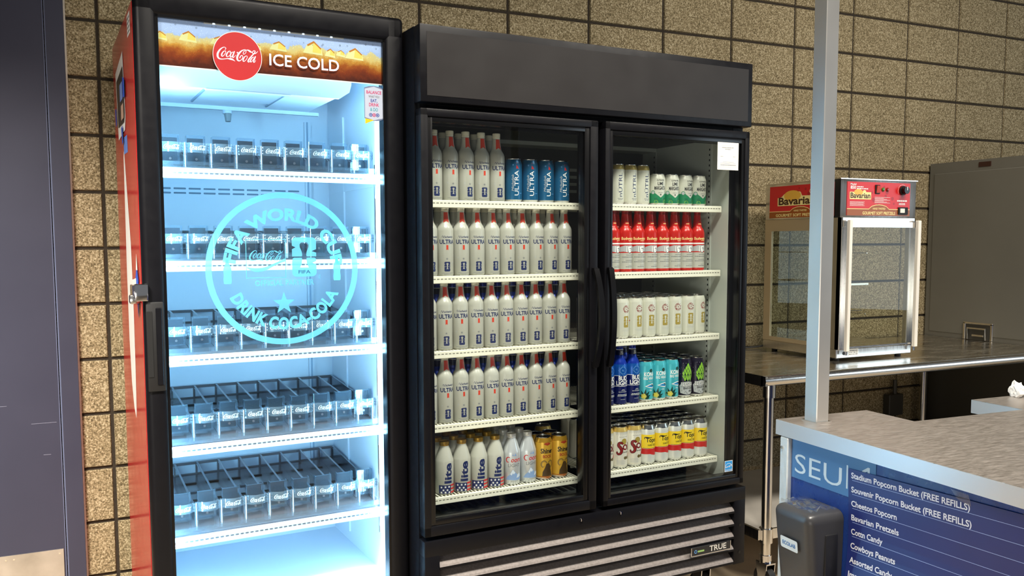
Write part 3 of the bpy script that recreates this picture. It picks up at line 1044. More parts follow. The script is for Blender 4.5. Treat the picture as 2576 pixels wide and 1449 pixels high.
for k in range(9):
    s0 = P0 + k * PP - X0
    if k == 8:
        s0 -= 0.006
    if up is None:
        mb = MB()
        mb.rbox(-0.028, 0.028, 0.186 - Y0, 0.189 - Y0, 0.036, 0.126, M_CLEAR, 0.0014, 1)
        mb.box(-0.028, -0.0262, 0.189 - Y0, 0.21 - Y0, 0.04, 0.124, M_CLEAR).box(0.0262, 0.028, 0.189 - Y0, 0.21 - Y0, 0.04, 0.124, M_CLEAR)
        mb.box(-0.024, 0.024, 0.205 - Y0, 0.212 - Y0, 0.038, 0.118, M_PUSH)
        mb.tube([(0, 0.185 - Y0, 0.052), (0, 0.187 - Y0, 0.052)], 0.004, M_SMOKED, 10)
        up = mb.build('pusher_plate', org0, (s0, 0, 0))
        mb = MB()
        n = 12
        vs, fs = [], []
        for i in range(n + 1):
            a = -1 + 2 * i / n
            for (dt, z) in ((0, 0.069), (0.0, 0.099), (0.003, 0.099), (0.003, 0.069)):
                vs.append((a * 0.0335, 0.158 - Y0 - 0.016 * (1 - a * a) + dt, z))
        for i in range(n):
            for q in range(4):
                fs.append((i * 4 + q, i * 4 + (q + 1) % 4, i * 4 + 4 + (q + 1) % 4, i * 4 + 4 + q))
        mb.add(vs, fs, M_BAR, True)
        f = Flat().script(-0.024, 0.0745, 0.048, mat('embossed_clear_lettering', (226, 240, 248), 0.2, spec=0.8), 0, 3)
        f.emit(mb, lambda x, y, l: (x, 0.158 - Y0 - 0.016 * (1 - (x / 0.0335) ** 2) - 0.0006, y), 0.006)
        for sx in (-0.031, 0.031):
            for z in (0.076, 0.085, 0.094):
                mb.rbox(sx - 0.0028, sx + 0.0028, 0.148 - Y0, 0.158 - Y0, z - 0.003, z + 0.003, M_BAR, 0.001, 1)
        bar = mb.build('front_bar', org0, (s0, 0, 0))
    else:
        for src in (up, bar):
            o = src.copy()
            C.objects.link(o)
            o.location = (s0, 0, 0)
            o.parent = org0
for k in range(10):
    s0 = min(0.0702 + k * PP, 0.734) - X0
    if post is None:
        mb = MB()
        mb.rbox(-0.0045, 0.0045, 0.150 - Y0, 0.160 - Y0, 0.016, 0.100, M_BAR, 0.0015, 1)
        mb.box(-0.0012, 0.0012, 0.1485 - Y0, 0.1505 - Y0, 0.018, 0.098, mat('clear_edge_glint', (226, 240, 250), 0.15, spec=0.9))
        post = mb.build('lane_post', org0, (s0, 0, 0))
    else:
        o = post.copy()
        C.objects.link(o)
        o.location = (s0, 0, 0)
        o.parent = org0
for L, w_ in zip(LIPS[1:], ('second lit shelf from the top', 'middle lit shelf', 'fourth lit shelf from the top', 'lowest lit shelf')):
    dup(org0, COLA.at(0.4, 0.35, L), COLA.th, 'empty clear bottle organizer on the ' + w_ + ' of the red-sided cooler')
# ------------------------------------------------------------------ black two-door beer cooler
beer = thing('beverage_cooler', 'wide black two-door glass cooler stocked with beer bottles and cans', 'refrigerator', BEER.at(0.907, 0, 0), BEER.th)
S0 = 0.907


class Off(MB):
    """builder whose x is given along the cooler front, shifted to the cooler's own base"""
    def build(self, name, parent=None, loc=None, rot=None, sharp=35):
        self.v = [(x - S0, y, z) for x, y, z in self.v]
        return MB.build(self, name, parent, loc, rot, sharp)


mb = Off()
mb.box(0.907, 0.918, 0.05, 0.745, 0.157, 2.119, B).box(2.267, 2.278, 0.05, 0.745, 0.157, 2.119, B)
mb.box(0.918, 0.945, 0.055, 0.70, 0.48, 1.87, M_INTG).box(2.222, 2.267, 0.062, 0.70, 0.48, 1.87, M_INTG)
mb.box(0.918, 2.267, 0.62, 0.74, 0.157, 2.119, M_INTD)
mb.box(0.918, 2.267, 0.05, 0.62, 1.845, 2.115, M_INTD).box(0.918, 2.267, 0.052, 0.62, 0.30, 0.495, M_INTD)
mb.box(0.918, 0.95, 0.050, 0.056, 0.47, 1.88, B).box(2.224, 2.267, 0.050, 0.063, 0.47, 1.88, B)
mb.box(0.945, 2.23, 0.050, 0.058, 1.815, 1.88, B).box(0.945, 2.23, 0.050, 0.058, 0.47, 0.51, B)
mb.box(1.562, 1.612, 0.050, 0.12, 0.48, 1.87, B)
# shelf standards with slots and louvred air panel on the back
for s0, t0 in ((2.2185, 0.16), (2.2185, 0.52)):
    mb.box(s0, s0 + 0.004, t0, t0 + 0.022, 0.52, 1.83, M_INTG)
    for k in range(62):
        z = 0.535 + k * 0.0208
        mb.box(s0 - 0.0006, s0 + 0.0015, t0 + 0.008, t0 + 0.014, z, z + 0.008, M_VOID)
for k in range(6):
    for q in range(4):
        mb.box(1.64 + k * 0.09, 1.69 + k * 0.09, 0.612, 0.62, 1.74 - q * 0.03, 1.752 - q * 0.03, M_INTG)
mb.box(0.95, 2.22, 0.52, 0.62, 1.83, 1.846, M_INTG)
for k in range(40):
    mb.box(0.97 + k * 0.031, 0.985 + k * 0.031, 0.20, 0.42, 0.495, 0.498, M_BLACKM)
mb.build('cabinet', beer)
mb = Off()
mb.rbox(0.907, 2.278, 0.0, 0.052, 1.880, 2.119, B, 0.004, 2)
mb.build('header_box', beer)
mb = Off().box(0.930, 2.256, -0.0012, 0.004, 1.900, 2.096, M_HEADER)
mb.build('header_panel', beer)


def cooler_door(x0, x1, g0, g1, zb, zt, gb, gt, hx):
    mb = Off()
    w = 0.4
    def bar(a0, a1, c0, c1, t0, m, r):
        mb.rbox(a0, a1, t0, 0.045, c0, c1, m, r, 2)
    lw, rw, bw, tw = (g0 - x0), (x1 - g1), (gb - zb), (zt - gt)
    k = 0.62
    bar(x0, x0 + lw * k, zb, zt, 0.0, B, 0.004)
    bar(x1 - rw * k, x1, zb, zt, 0.0, B, 0.004)
    bar(x0, x1, zb, zb + bw * k, 0.0, B, 0.004)
    bar(x0, x1, zt - tw * k, zt, 0.0, B, 0.004)
    bar(x0 + lw * k - 0.002, g0, zb + bw * k, zt - tw * k, 0.005, M_BLACKG, 0.002)
    bar(g1, x1 - rw * k + 0.002, zb + bw * k, zt - tw * k, 0.005, M_BLACKG, 0.002)
    bar(g0 - 0.002, g1 + 0.002, zb + bw * k - 0.002, gb, 0.005, M_BLACKG, 0.002)
    bar(g0 - 0.002, g1 + 0.002, gt, zt - tw * k + 0.002, 0.005, M_BLACKG, 0.002)
    d = mb.build('door', beer)
    Off().box(g0 - 0.001, g1 + 0.001, 0.012, 0.018, gb - 0.001, gt + 0.001, M_GLASS).build('glass', d)
    mb = Off()
    pts = []
    n = 14
    for i in range(n + 1):
        a = -1 + 2 * i / n
        pts.append((hx[0] + (hx[1] - hx[0]) * (1 - a * a), -0.012 - 0.030 * (1 - a * a), 1.174 + 0.174 * a))
    vs, fs = [], []
    for i, p in enumerate(pts):
        wd, th = 0.0105, 0.007
        for (a, b) in ((-wd, -th), (wd, -th), (wd, th), (-wd, th)):
            vs.append((p[0] + a, p[1] + b, p[2]))
    for i in range(n):
        for q in range(4):
            fs.append((i * 4 + q, i * 4 + (q + 1) % 4, i * 4 + 4 + (q + 1) % 4, i * 4 + 4 + q))
    fs += [(3, 2, 1, 0), tuple(n * 4 + q for q in range(4))]
    mb.add(vs, fs, M_BLACKG, True)
    for z in (1.008, 1.340):
        mb.rbox(hx[0] - 0.008, hx[0] + 0.008, -0.018, 0.004, z - 0.012, z + 0.012, B, 0.002, 1)
    mb.build('handle', d)
    return d


d1 = cooler_door(0.907, 1.573, 0.949, 1.519, 0.482, 1.861, 0.538, 1.820, (1.555, 1.562))
d2 = cooler_door(1.602, 2.270, 1.638, 2.233, 0.484, 1.862, 0.524, 1.815, (1.618, 1.612))
# paper notice and energy label on the right door
f = Flat().rect(2.109, 2.2125, 1.7125, 1.8155, mat('notice_paper', (250, 246, 234), 0.6))
for a, b, c, d in ((2.118, 2.204, 1.804, 1.8046), (2.118, 2.204, 1.7235, 1.7241), (2.118, 2.1186, 1.7235, 1.8046), (2.2034, 2.204, 1.7235, 1.8046)):
    f.rect(a, b, c, d, K_LGREY, 1)
for x0, x1, z, h in ((2.130, 2.190, 1.795, 0.0022), (2.146, 2.174, 1.789, 0.0020), (2.124, 2.138, 1.762, 0.0015), (2.184, 2.198, 1.762, 0.0015), (2.134, 2.190, 1.7415, 0.0010), (2.122, 2.200, 1.736, 0.0010), (2.123, 2.199, 1.7295, 0.0022)):
    f.lines(x0, x1, z, h, K_GREY, 1, 0.35, int(z * 1e4))
mb = Off()
f.on_plane(mb, (0, -0.0004, 0), (1, 0, 0), (0, 0, 1), 0.0003)
mb.box(2.109, 2.2125, -0.0004, 0.0003, 1.7125, 1.8155, K_WHITE)
mb.build('paper_notice', d2)
f = Flat().rect(2.171, 2.2115, 0.540, 0.584, K_WHITE).rect(2.173, 2.2095, 0.549, 0.582, mat('label_sky_blue', (42, 150, 222), 0.4), 1)
f.ring(2.191, 0.556, 0.0165, 0.018, K_WHITE, 2, 30, 0.15, PI - 0.1)
f.text('energy', 2.189, 0.558, 0.0065, K_WHITE, 2, w=0.026, shear=0.25, rot=0.22, bold=0.01)
f.star(2.204, 0.566, 0.004, K_WHITE, 2)
f.rect(2.173, 2.2095, 0.542, 0.5475, mat('label_sky_blue', (42, 150, 222), 0.4), 1)
f.text('ENERGY STAR', 2.191, 0.5432, 0.0030, K_WHITE, 2, w=0.032)
mb = Off()
f.on_plane(mb, (0, -0.0003, 0), (1, 0, 0), (0, 0, 1), 0.0003)
mb.build('energy_label', d2)

# louvred base
mb = Off()
mb.rbox(0.906, 2.283, 0.0, 0.05, 0.414, 0.468, B, 0.003).rbox(0.906, 0.960, 0.0, 0.05, 0.157, 0.420, B, 0.003).rbox(2.226, 2.283, 0.0, 0.05, 0.157, 0.420, B, 0.003)
mb.box(0.906, 0.915, 0.05, 0.74, 0.157, 0.42, B).box(2.271, 2.283, 0.05, 0.74, 0.157, 0.42, B)
mb.box(0.95, 2.24, 0.10, 0.11, 0.157, 0.42, M_VOID).box(0.95, 2.24, 0.05, 0.70, 0.150, 0.160, M_VOID)
for z in (0.315, 0.205):
    mb.tube([(2.256, -0.0012, z), (2.256, 0.002, z)], 0.0065, M_BLACKG, 14)
base = mb.build('base_grille', beer)
M_SLAT = mat('black_slat_painted_sheen', (136, 128, 124), 0.42, spec=0.7, noise=0.2, nscale=120)  # black slats; sheen from overhead is put into the lighter grey
sl = None
for k, z in enumerate((0.408, 0.3565, 0.305, 0.2535, 0.202)):
    if sl is None:
        mb = Off()
        mb.prism([(0.040, 0.0), (0.004, -0.026), (0.000, -0.033), (0.004, -0.0385), (0.016, -0.0385), (0.045, -0.008)], 'x', 0.960, 2.226, M_SLAT)
        mb.box(0.960, 2.226, -0.0012, 0.010, -0.0405, -0.0325, B)
        sl = mb.build('slat', base, (0, 0, z))
    else:
        o = sl.copy()
        C.objects.link(o)
        o.location = (0, 0, z)
        o.parent = base
mb = Off()
mb.rbox(2.001, 2.200, -0.010, -0.004, 0.2305, 0.2655, mat('badge_dark', (30, 32, 36), 0.25), 0.002, 1)
for a, b, c, d in ((2.001, 2.200, 0.2305, 0.2335), (2.001, 2.004, 0.2305, 0.2655), (2.197, 2.200, 0.2305, 0.2655)):
    mb.box(a, b, -0.012, -0.009, c, d, M_CHROME)
Flat().text('TRUE', 2.135, 0.239, 0.021, M_ALU, 0, w=0.085, bold=0.02, align='C').ring(2.024, 0.248, 0.004, 0.007, K_LBLUE, 0, 20).rect(2.034, 2.066, 0.244, 0.251, mat('badge_green', (150, 190, 110), 0.4), 0) \
    .on_plane(mb, (0, -0.0102, 0), (1, 0, 0), (0, 0, 1), 0.0006)
mb.build('maker_badge', base)
mb = Off()
for s0 in (1.507, 1.678):
    mb.tube([(s0, -0.004, 0.452), (s0, 0.004, 0.452)], 0.006, M_CHROME, 12).box(s0 - 0.001, s0 + 0.001, -0.006, -0.003, 0.440, 0.456, M_CHROME)
mb.build('door_lock', base)
cs = None
for s0, t0 in ((1.0, 0.09), (2.14, 0.09), (1.0, 0.66), (2.14, 0.66)):
    if cs is None:
        mb = MB()
        mb.rbox(-0.045, 0.045, -0.04, 0.04, 0.143, 0.151, M_CHROME, 0.002, 1)
        mb.prism([(-0.03, 0.143), (0.03, 0.143), (0.022, 0.05), (-0.022, 0.05)], 'x', -0.024, -0.020, M_CHROME).prism([(-0.03, 0.143), (0.03, 0.143), (0.022, 0.05), (-0.022, 0.05)], 'x', 0.020, 0.024, M_CHROME)
        mb.tube([(-0.016, 0.0, 0.057), (0.016, 0.0, 0.057)], 0.056, M_BLACKM, 24)
        mb.tube([(-0.026, 0.0, 0.057), (0.026, 0.0, 0.057)], 0.008, M_STEEL, 10)
        cs = mb.build('caster', beer, (s0 - S0, t0, 0))
    else:
        o = cs.copy()
        C.objects.link(o)
        o.location = (s0 - S0, t0, 0)
        o.parent = beer

# wire shelves
TOPS = (1.579, 1.328, 1.077, 0.827, 0.580)
for x0, x1 in ((0.950, 1.556), (1.618, 2.2145)):
    s0 = None
    for z in TOPS:
        if s0 is None:
            mb = Off()
            n = int((x1 - x0) / 0.0128)
            for k in range(n + 1):
                s = x0 + 0.004 + k * (x1 - x0 - 0.008) / n
                mb.box(s - 0.0022, s + 0.0022, 0.100, 0.56, -0.005, -0.0004, M_CREAM)
            for t in (0.108, 0.25, 0.40, 0.555):
                mb.box(x0, x1, t - 0.003, t + 0.003, -0.012, -0.005, M_CREAM)
            s0 = mb.build('shelf', beer, (0, 0, z))
            mb = Off()
            mb.rbox(x0, x1, 0.090, 0.099, -0.0245, 0.001, M_CREAM, 0.002, 1)
            rnd = random.Random(5)
            n = int((x1 - x0) / 0.0135)
            for k in range(n):
                s = x0 + 0.006 + k * (x1 - x0 - 0.01) / n
                mb.box(s, s + 0.0085, 0.0895, 0.091, -0.0105, -0.0078, mat('rail_notch', (116, 114, 100), 0.6))
            r0 = mb.build('price_rail', s0)
        else:
            o = s0.copy()
            C.objects.link(o)
            o.location = (0, 0, z)
            o.parent = beer
            q = r0.copy()
            C.objects.link(q)
            q.parent = o

# ------------------------------------------------------------------ drinks
def can_profile(r, h, top):
    """outline of a drinks can; top = height where the neck begins to narrow"""
    return [(r * 0.70, 0.0035), (r * 0.80, 0.0), (r * 0.86, 0.0022), (r * 0.985, 0.0085), (r, 0.0125), (r, top), (r * 0.975, top + 0.004), (r * 0.86, h - 0.0045), (r * 0.845, h - 0.003)]


def make_can(name, r, h, bands, art, top_metal=False, neck=None, low=None):
    """bands: [(z, material)...] from the bottom; art(Flat); returns (parts mesh builder list)"""
    top = h - 0.0195 if r > 0.028 else h - 0.016
    pr = can_profile(r, h, top)
    zs = sorted(set([p[1] for p in pr] + [b[0] for b in bands if b[0] > 0.0126 and b[0] < top]))

    def rad(z):
        for (r0, z0), (r1, z1) in zip(pr[1:], pr[2:]):
            if z0 <= z <= z1:
                return r0 + (r1 - r0) * (z - z0) / max(1e-9, z1 - z0)
        return pr[-1][0]

    def bandmat(z):
        m = bands[0][1]
        for zb, mm in bands:
            if z >= zb - 1e-6:
                m = mm
        return m
    prof = [(pr[0][0], pr[0][1], M_ALU)]
    full = sorted([p for p in pr[1:]] + [(r, z) for z in zs if 0.0125 < z < top], key=lambda p: p[1])
    seen = set()
    for rr, z in full:
        if round(z, 6) in seen:
            continue
        seen.add(round(z, 6))
        m = bandmat(z)
        if z >= top - 1e-6 and neck:
            m = neck
        if z < 0.0085:
            m = M_ALU
        prof.append((rr, z, m))
    mb = MB().lathe(prof, 40)
    if art:
        f = Flat()
        art(f)
        f.on_can(mb, [(rr, z) for rr, z, _ in prof[1:]])
    lid = MB().lathe([(r * 0.845, h - 0.003, M_LID), (r * 0.875, h - 0.0012, M_LID), (r * 0.872, h - 0.0002, M_LID), (r * 0.845, h, M_LID), (r * 0.82, h - 0.001, M_LID), (r * 0.795, h - 0.006, M_LID), (r * 0.75, h - 0.0065, M_LID), (r * 0.72, h - 0.005, M_LID), (0.0004, h - 0.005, M_LID)], 36)
    tab = MB().rbox(-0.0065, 0.0065, -0.004, 0.012, h - 0.0045, h - 0.0030, M_LID, 0.0006, 1)
    return mb, lid, tab


def make_bottle(pr, bands, art, capm, cap_h, cap_r, art_neck=None, seg=40):
    def bandmat(z):
        m = bands[0][1]
        for zb, mm in bands:
            if z >= zb - 1e-6:
                m = mm
        return m
    pts = list(pr)
    for zb, _ in bands:
        for (r0, z0), (r1, z1) in zip(pr, pr[1:]):
            if z0 < zb < z1:
                pts.append((r0 + (r1 - r0) * (zb - z0) / (z1 - z0), zb))
    pts.sort(key=lambda p: p[1])
    mb = MB().lathe([(pr[0][0] * 0.8, 0.002, bandmat(0))] + [(r, z, bandmat(z)) for r, z in pts], seg)
    f = Flat()
    art(f)
    f.on_can(mb, [(r, z) for r, z in pr])
    H = pr[-1][1]
    z0 = H - 0.002
    h = cap_h
    cap = MB().lathe([(cap_r * 0.96, z0, capm), (cap_r * 0.99, z0 + 0.001, capm), (cap_r * 0.99, z0 + h * 0.22, capm), (cap_r * 0.93, z0 + h * 0.26, capm), (cap_r * 0.93, z0 + h * 0.32, capm), (cap_r, z0 + h * 0.36, capm), (cap_r, z0 + h * 0.90, capm), (cap_r * 0.9, z0 + h, capm), (0.0004, z0 + h, capm)], 28)
    return mb, cap


def solid(parts):
    """one plain mesh holding body and lid, for pieces too far back to show parts"""
    o = MB()
    for p in parts:
        for f, mi, s in zip(p.f, p.m, p.s):
            o.add([p.v[i] for i in f], [tuple(range(len(f)))], p.mats[mi], s)
    return o


PROTO = {}


def register(kind, name, cat, parts, plain):
    """parts: [(part name, MB, parent index or None)] ; plain: MB list for back rows"""
    PROTO[kind] = dict(name=name, cat=cat, parts=parts, plain=plain, mesh=None, pmesh=None)


def put(kind, loc, rz, label, group):
    p = PROTO[kind]
    root = thing(p['name'], label, p['cat'], loc, rz, group)
    if p['mesh'] is None:
        objs = []
        for pn, mbx, par in p['parts']:
            objs.append(mbx.build(pn, root if par is None else objs[par]))
        p['mesh'] = [o.data for o in objs]
    else:
        objs = []
        for (pn, mbx, par), me in zip(p['parts'], p['mesh']):
            o = bpy.data.objects.new(pn, me)
            C.objects.link(o)
            o.parent = root if par is None else objs[par]
            objs.append(o)
    return root


def put_plain(kind, loc, rz, label, group):
    p = PROTO[kind]
    if p['pmesh'] is None:
        o = solid(p['plain']).build(p['name'])
        p['pmesh'] = o.data
    else:
        o = bpy.data.objects.new(p['name'], p['pmesh'])
        C.objects.link(o)
    o.location = loc
    o.rotation_euler = (0, 0, rz)
    return tag(o, label, p['cat'], group)


M_BOT = mat('bottle_white_enamel', (182, 182, 170), 0.28, spec=0.6)
M_CAPW = mat('cap_off_white', (216, 212, 190), 0.35)
M_CANW = mat('can_white', (206, 206, 190), 0.3, 0.1)
M_BUDR = mat('bottle_red', (196, 34, 26), 0.26, 0.15)
M_BLUC = mat('can_blue', (30, 98, 140), 0.28, 0.35)
M_BUDL = mat('bottle_blue', (16, 52, 160), 0.25, 0.3)
M_TEALC = mat('can_teal', (74, 184, 196), 0.28, 0.25)
M_PURP = mat('can_midnight', (24, 18, 40), 0.25, 0.2)
M_GOLDM = mat('can_gold', (196, 150, 48), 0.25, 0.6)
M_YELG = mat('can_amber', (204, 160, 52), 0.28, 0.3)
M_SILV = mat('bottle_silver', (214, 218, 220), 0.28, 0.45)
M_SOLW = mat('can_cream_white', (226, 222, 206), 0.3, 0.2)
M_CAPGOLD = mat('cap_gold', (188, 150, 66), 0.3, 0.7)

# tall white bottle with a red neck ribbon
PR_ULTRA = [(0.0265, 0.0), (0.0290, 0.004), (0.0290, 0.150), (0.0282, 0.157), (0.0255, 0.165), (0.0205, 0.173), (0.0175, 0.179), (0.0162, 0.186), (0.0130, 0.212), (0.0128, 0.218)]


def art_ultra(f):
    f.poly([(-0.0155, 0.178), (0.0, 0.1835), (0.0155, 0.178), (0.0165, 0.213), (-0.0165, 0.213)], K_ORED)
    f.stroke([(-0.020, 0.1275, 0.0006), (-0.016, 0.1345, 0.0010), (-0.0135, 0.127, 0.0013), (-0.010, 0.1345, 0.0008), (-0.0085, 0.127, 0.0012)], K_NAVY)
    f.text('ichelob', -0.0080, 0.1272, 0.0066, K_NAVY, 0, w=0.029, align='L', shear=0.35, bold=0.02)
    f.text('ULTRA', 0.0, 0.1075, 0.0135, K_NAVY, 0, w=0.0540, bold=0.030)
    f.poly([(-0.0036, 0.086), (0, 0.0885), (0.0036, 0.086), (0.0036, 0.103), (-0.0036, 0.103)], K_ORED)
    f.star(-0.001, 0.057, 0.0055, K_GREY, 0, 5, 0.3)
    f.star(-0.020, 0.060, 0.004, K_LGREY, 0, 5, 0.3)
    f.star(0.019, 0.043, 0.004, K_LGREY, 0, 5, 0.3)
    f.emblem(0.0, 0.0310, 0.0205, 0.0325, K_NAVY, 0)
    f.lines(-0.020, 0.022, 0.0085, 0.0016, K_GREY, 0, 0.3, 4)
    f.lines(-0.012, 0.014, 0.0045, 0.0016, K_GREY, 0, 0.3, 5)


b_, c_ = make_bottle(PR_ULTRA, [(0, M_BOT)], art_ultra, M_CAPW, 0.018, 0.0138)
bb, cb = make_bottle(PR_ULTRA, [(0, M_BOT)], lambda f: None, M_CAPW, 0.018, 0.0138, seg=20)
register('ultra', 'aluminum_bottle', 'bottle', [('body', b_, None), ('cap', c_, None)], [bb, cb])


def art_blue(f):
    f.text('ULTRA', 0.004, 0.066, 0.0150, K_WHITE, 0, w=0.086, rot=PI / 2, bold=0.0)
    f.text('Michelob', -0.0135, 0.066, 0.0080, K_LGREY, 0, w=0.056, rot=PI / 2, shear=0.35)
    f.poly([(-0.005, 0.114), (-0.0005, 0.117), (0.004, 0.114), (0.004, 0.136), (-0.005, 0.136)], K_RED)
    f.star(-0.016, 0.128, 0.004, K_LBLUE, 0, 5, 0.4)
    f.lines(0.010, 0.020, 0.03, 0.002, K_LBLUE, 0, 0.3, 2)


b_, l_, t_ = make_can('', 0.0312, 0.150, [(0, M_BLUC)], art_blue)
b2, l2, _ = make_can('', 0.0312, 0.150, [(0, M_BLUC)], None)
register('bluecan', 'drink_can', 'can', [('body', b_, None), ('lid', l_, None), ('pull_tab', t_, 1)], [b2, l2])


def art_nutrl(f):
    f.text('nÜTRL', 0.006, 0.073, 0.0145, K_NAVY, 0, w=0.088, rot=PI / 2)
    f.lines(-0.012, 0.012, 0.021, 0.0024, K_GREY, 0, 0.3, 3)
    f.lines(-0.009, 0.009, 0.0165, 0.0024, K_GREY, 0, 0.3, 4)


b_, l_, t_ = make_can('', 0.0284, 0.149, [(0, M_CANW)], art_nutrl, neck=mat('neck_pale_gold', (190, 170, 96), 0.3, 0.4))
b2, l2, _ = make_can('', 0.0284, 0.149, [(0, M_CANW)], None)
register('nutrl', 'drink_can', 'can', [('body', b_, None), ('lid', l_, None), ('pull_tab', t_, 1)], [b2, l2])


def art_cut(f):
    f.text('CUTWATER', 0.0, 0.0915, 0.0056, K_BLACK, 0, w=0.031, bold=0.03)
    f.text('LIME', 0.0, 0.0760, 0.0115, K_BLACK, 0, w=0.024, bold=0.03)
    f.text('MARGARITA', 0.0, 0.0585, 0.0130, K_BLACK, 0, w=0.049, bold=0.03)
    f.poly([(-0.026, 0.049), (0.0, 0.029), (0.026, 0.049)], M_CANW)
    f.lines(-0.010, 0.010, 0.0465, 0.0018, K_GREY, 1, 0.3, 8)
    f.star(0.0, 0.040, 0.0045, K_DGREEN, 1, 4, 0.4)
    for k in range(12):
        a = PI * (0.06 + 0.88 * k / 11)
        f.stroke([(0.014 * math.cos(a), 0.030 - 0.014 * math.sin(a) * 0.8, 0.0008), (0.026 * math.cos(a), 0.030 - 0.024 * math.sin(a) * 0.8, 0.0012)], K_DGREEN)
    for x in (-0.030, 0.030):
        f.ring(x, 0.048, 0.006, 0.008, K_GREEN, 1, 20)
        f.disc(x, 0.048, 0.006, K_LGREY, 1, 20)
    f.ring(-0.018, 0.012, 0.006, 0.0075, K_LGREEN, 0, 20)
    f.ring(0.020, 0.014, 0.006, 0.0075, K_LGREEN, 0, 20)


b_, l_, t_ = make_can('', 0.0326, 0.119, [(0, K_GREEN), (0.046, M_CANW)], art_cut)
b2, l2, _ = make_can('', 0.0326, 0.119, [(0, K_GREEN), (0.046, M_CANW)], None)
register('cutwater', 'drink_can', 'can', [('body', b_, None), ('lid', l_, None), ('pull_tab', t_, 1)], [b2, l2])

PR_BUD = [(0.0265, 0.0), (0.0288, 0.004), (0.0288, 0.140), (0.0280, 0.150), (0.0250, 0.160), (0.0200, 0.167), (0.0175, 0.172), (0.0165, 0.180), (0.0148, 0.198), (0.0125, 0.214), (0.0124, 0.218)]


def art_bud(f):
    f.text('Budweiser', 0.0, 0.1200, 0.0105, K_CREAM, 0, w=0.058, bold=0.014)
    f.lines(-0.002, 0.018, 0.1155, 0.0018, K_CREAM, 0, 0.2, 3)
    f.poly([(-0.042, 0.086), (-0.034, 0.094), (-0.015, 0.099), (0.015, 0.099), (0.034, 0.094), (0.042, 0.086), (0.042, 0.074), (0.02, 0.076), (0, 0.073), (-0.02, 0.076), (-0.042, 0.074)], K_LGREY)
    f.poly([(-0.010, 0.096), (-0.0072, 0.096), (-0.0072, 0.074), (-0.010, 0.074)], K_WHITE, 1)
    f.poly([(-0.005, 0.094), (0.013, 0.096), (0.012, 0.090), (0.002, 0.089), (0.002, 0.085), (0.010, 0.085), (0.012, 0.078), (0.006, 0.072), (-0.002, 0.072)], K_WHITE, 1)
    f.stroke([(-0.0055, 0.0945, 0.001), (-0.003, 0.078, 0.0012), (0.002, 0.071, 0.0012), (0.008, 0.072, 0.0012), (0.013, 0.080, 0.001)], K_BLACK, 2)
    f.stroke([(0.002, 0.089, 0.001), (0.010, 0.088, 0.001), (0.011, 0.083, 0.001), (0.004, 0.080, 0.001)], K_BLACK, 2)
    for i, (a, b, z, h) in enumerate(((-0.010, 0.020, 0.062, 0.0022), (-0.026, 0.026, 0.054, 0.0030), (-0.012, 0.022, 0.042, 0.0022), (-0.026, 0.026, 0.036, 0.0024), (-0.002, 0.016, 0.024, 0.0010), (-0.012, 0.018, 0.0175, 0.0026))):
        f.lines(a, b, z, h, K_GREY, 0, 0.25, 30 + i)
    f.stroke([(-0.006, 0.196, 0.0012), (0.002, 0.189, 0.002), (0.010, 0.191, 0.0012)], K_BLACK)
    f.star(0.003, 0.194, 0.0035, K_GOLD, 1)
    f.lines(-0.012, 0.012, 0.1805, 0.0028, K_CREAM, 0, 0.2, 9)


BD = [(0, M_BUDR), (0.0105, M_BOT), (0.071, M_BUDR), (0.0765, M_BUDR), (0.103, K_WHITE), (0.1085, M_BUDR)]
b_, c_ = make_bottle(PR_BUD, BD, art_bud, mat('cap_red', (150, 34, 28), 0.35, 0.3), 0.016, 0.0136)
bb, cb = make_bottle(PR_BUD, BD, lambda f: None, mat('cap_red', (150, 34, 28), 0.35, 0.3), 0.016, 0.0136, seg=20)
register('bud', 'aluminum_bottle', 'bottle', [('body', b_, None), ('cap', c_, None)], [bb, cb])


def art_stella(f):
    f.text('STELLA', 0, 0, 0.0066, K_DKRED, 0, w=0.027, bold=0.035, arc=(0, 0.111, 0.0078, PI / 2, 1))
    f.text('ARTOIS', 0, 0, 0.0066, K_DKRED, 0, w=0.037, bold=0.035, arc=(0, 0.111, 0.0144, -PI / 2, -1))
    f.star(0, 0.111, 0.0042, K_DKRED, 0, 4, 0.28)
    f.emblem(0.0, 0.0635, 0.0225, 0.0430, K_GOLD, 0)
    f.lines(-0.016, 0.016, 0.0325, 0.0009, K_LGREY, 0, 0.3, 2)
    f.lines(-0.016, 0.016, 0.0285, 0.0009, K_LGREY, 0, 0.3, 3)
    f.star(-0.042, 0.066, 0.004, K_RED, 0, 4, 0.4)


b_, l_, t_ = make_can('', 0.0312, 0.153, [(0, M_CANW)], art_stella)
b2, l2, _ = make_can('', 0.0312, 0.153, [(0, M_CANW)], None)
register('stella', 'drink_can', 'can', [('body', b_, None), ('lid', l_, None), ('pull_tab', t_, 1)], [b2, l2])

PR_BL = [(0.0270, 0.0), (0.0293, 0.004), (0.0293, 0.134), (0.0290, 0.142), (0.0272, 0.153), (0.0235, 0.163), (0.0195, 0.171), (0.0172, 0.178), (0.0160, 0.190), (0.0140, 0.206), (0.0128, 0.210), (0.0128, 0.214)]


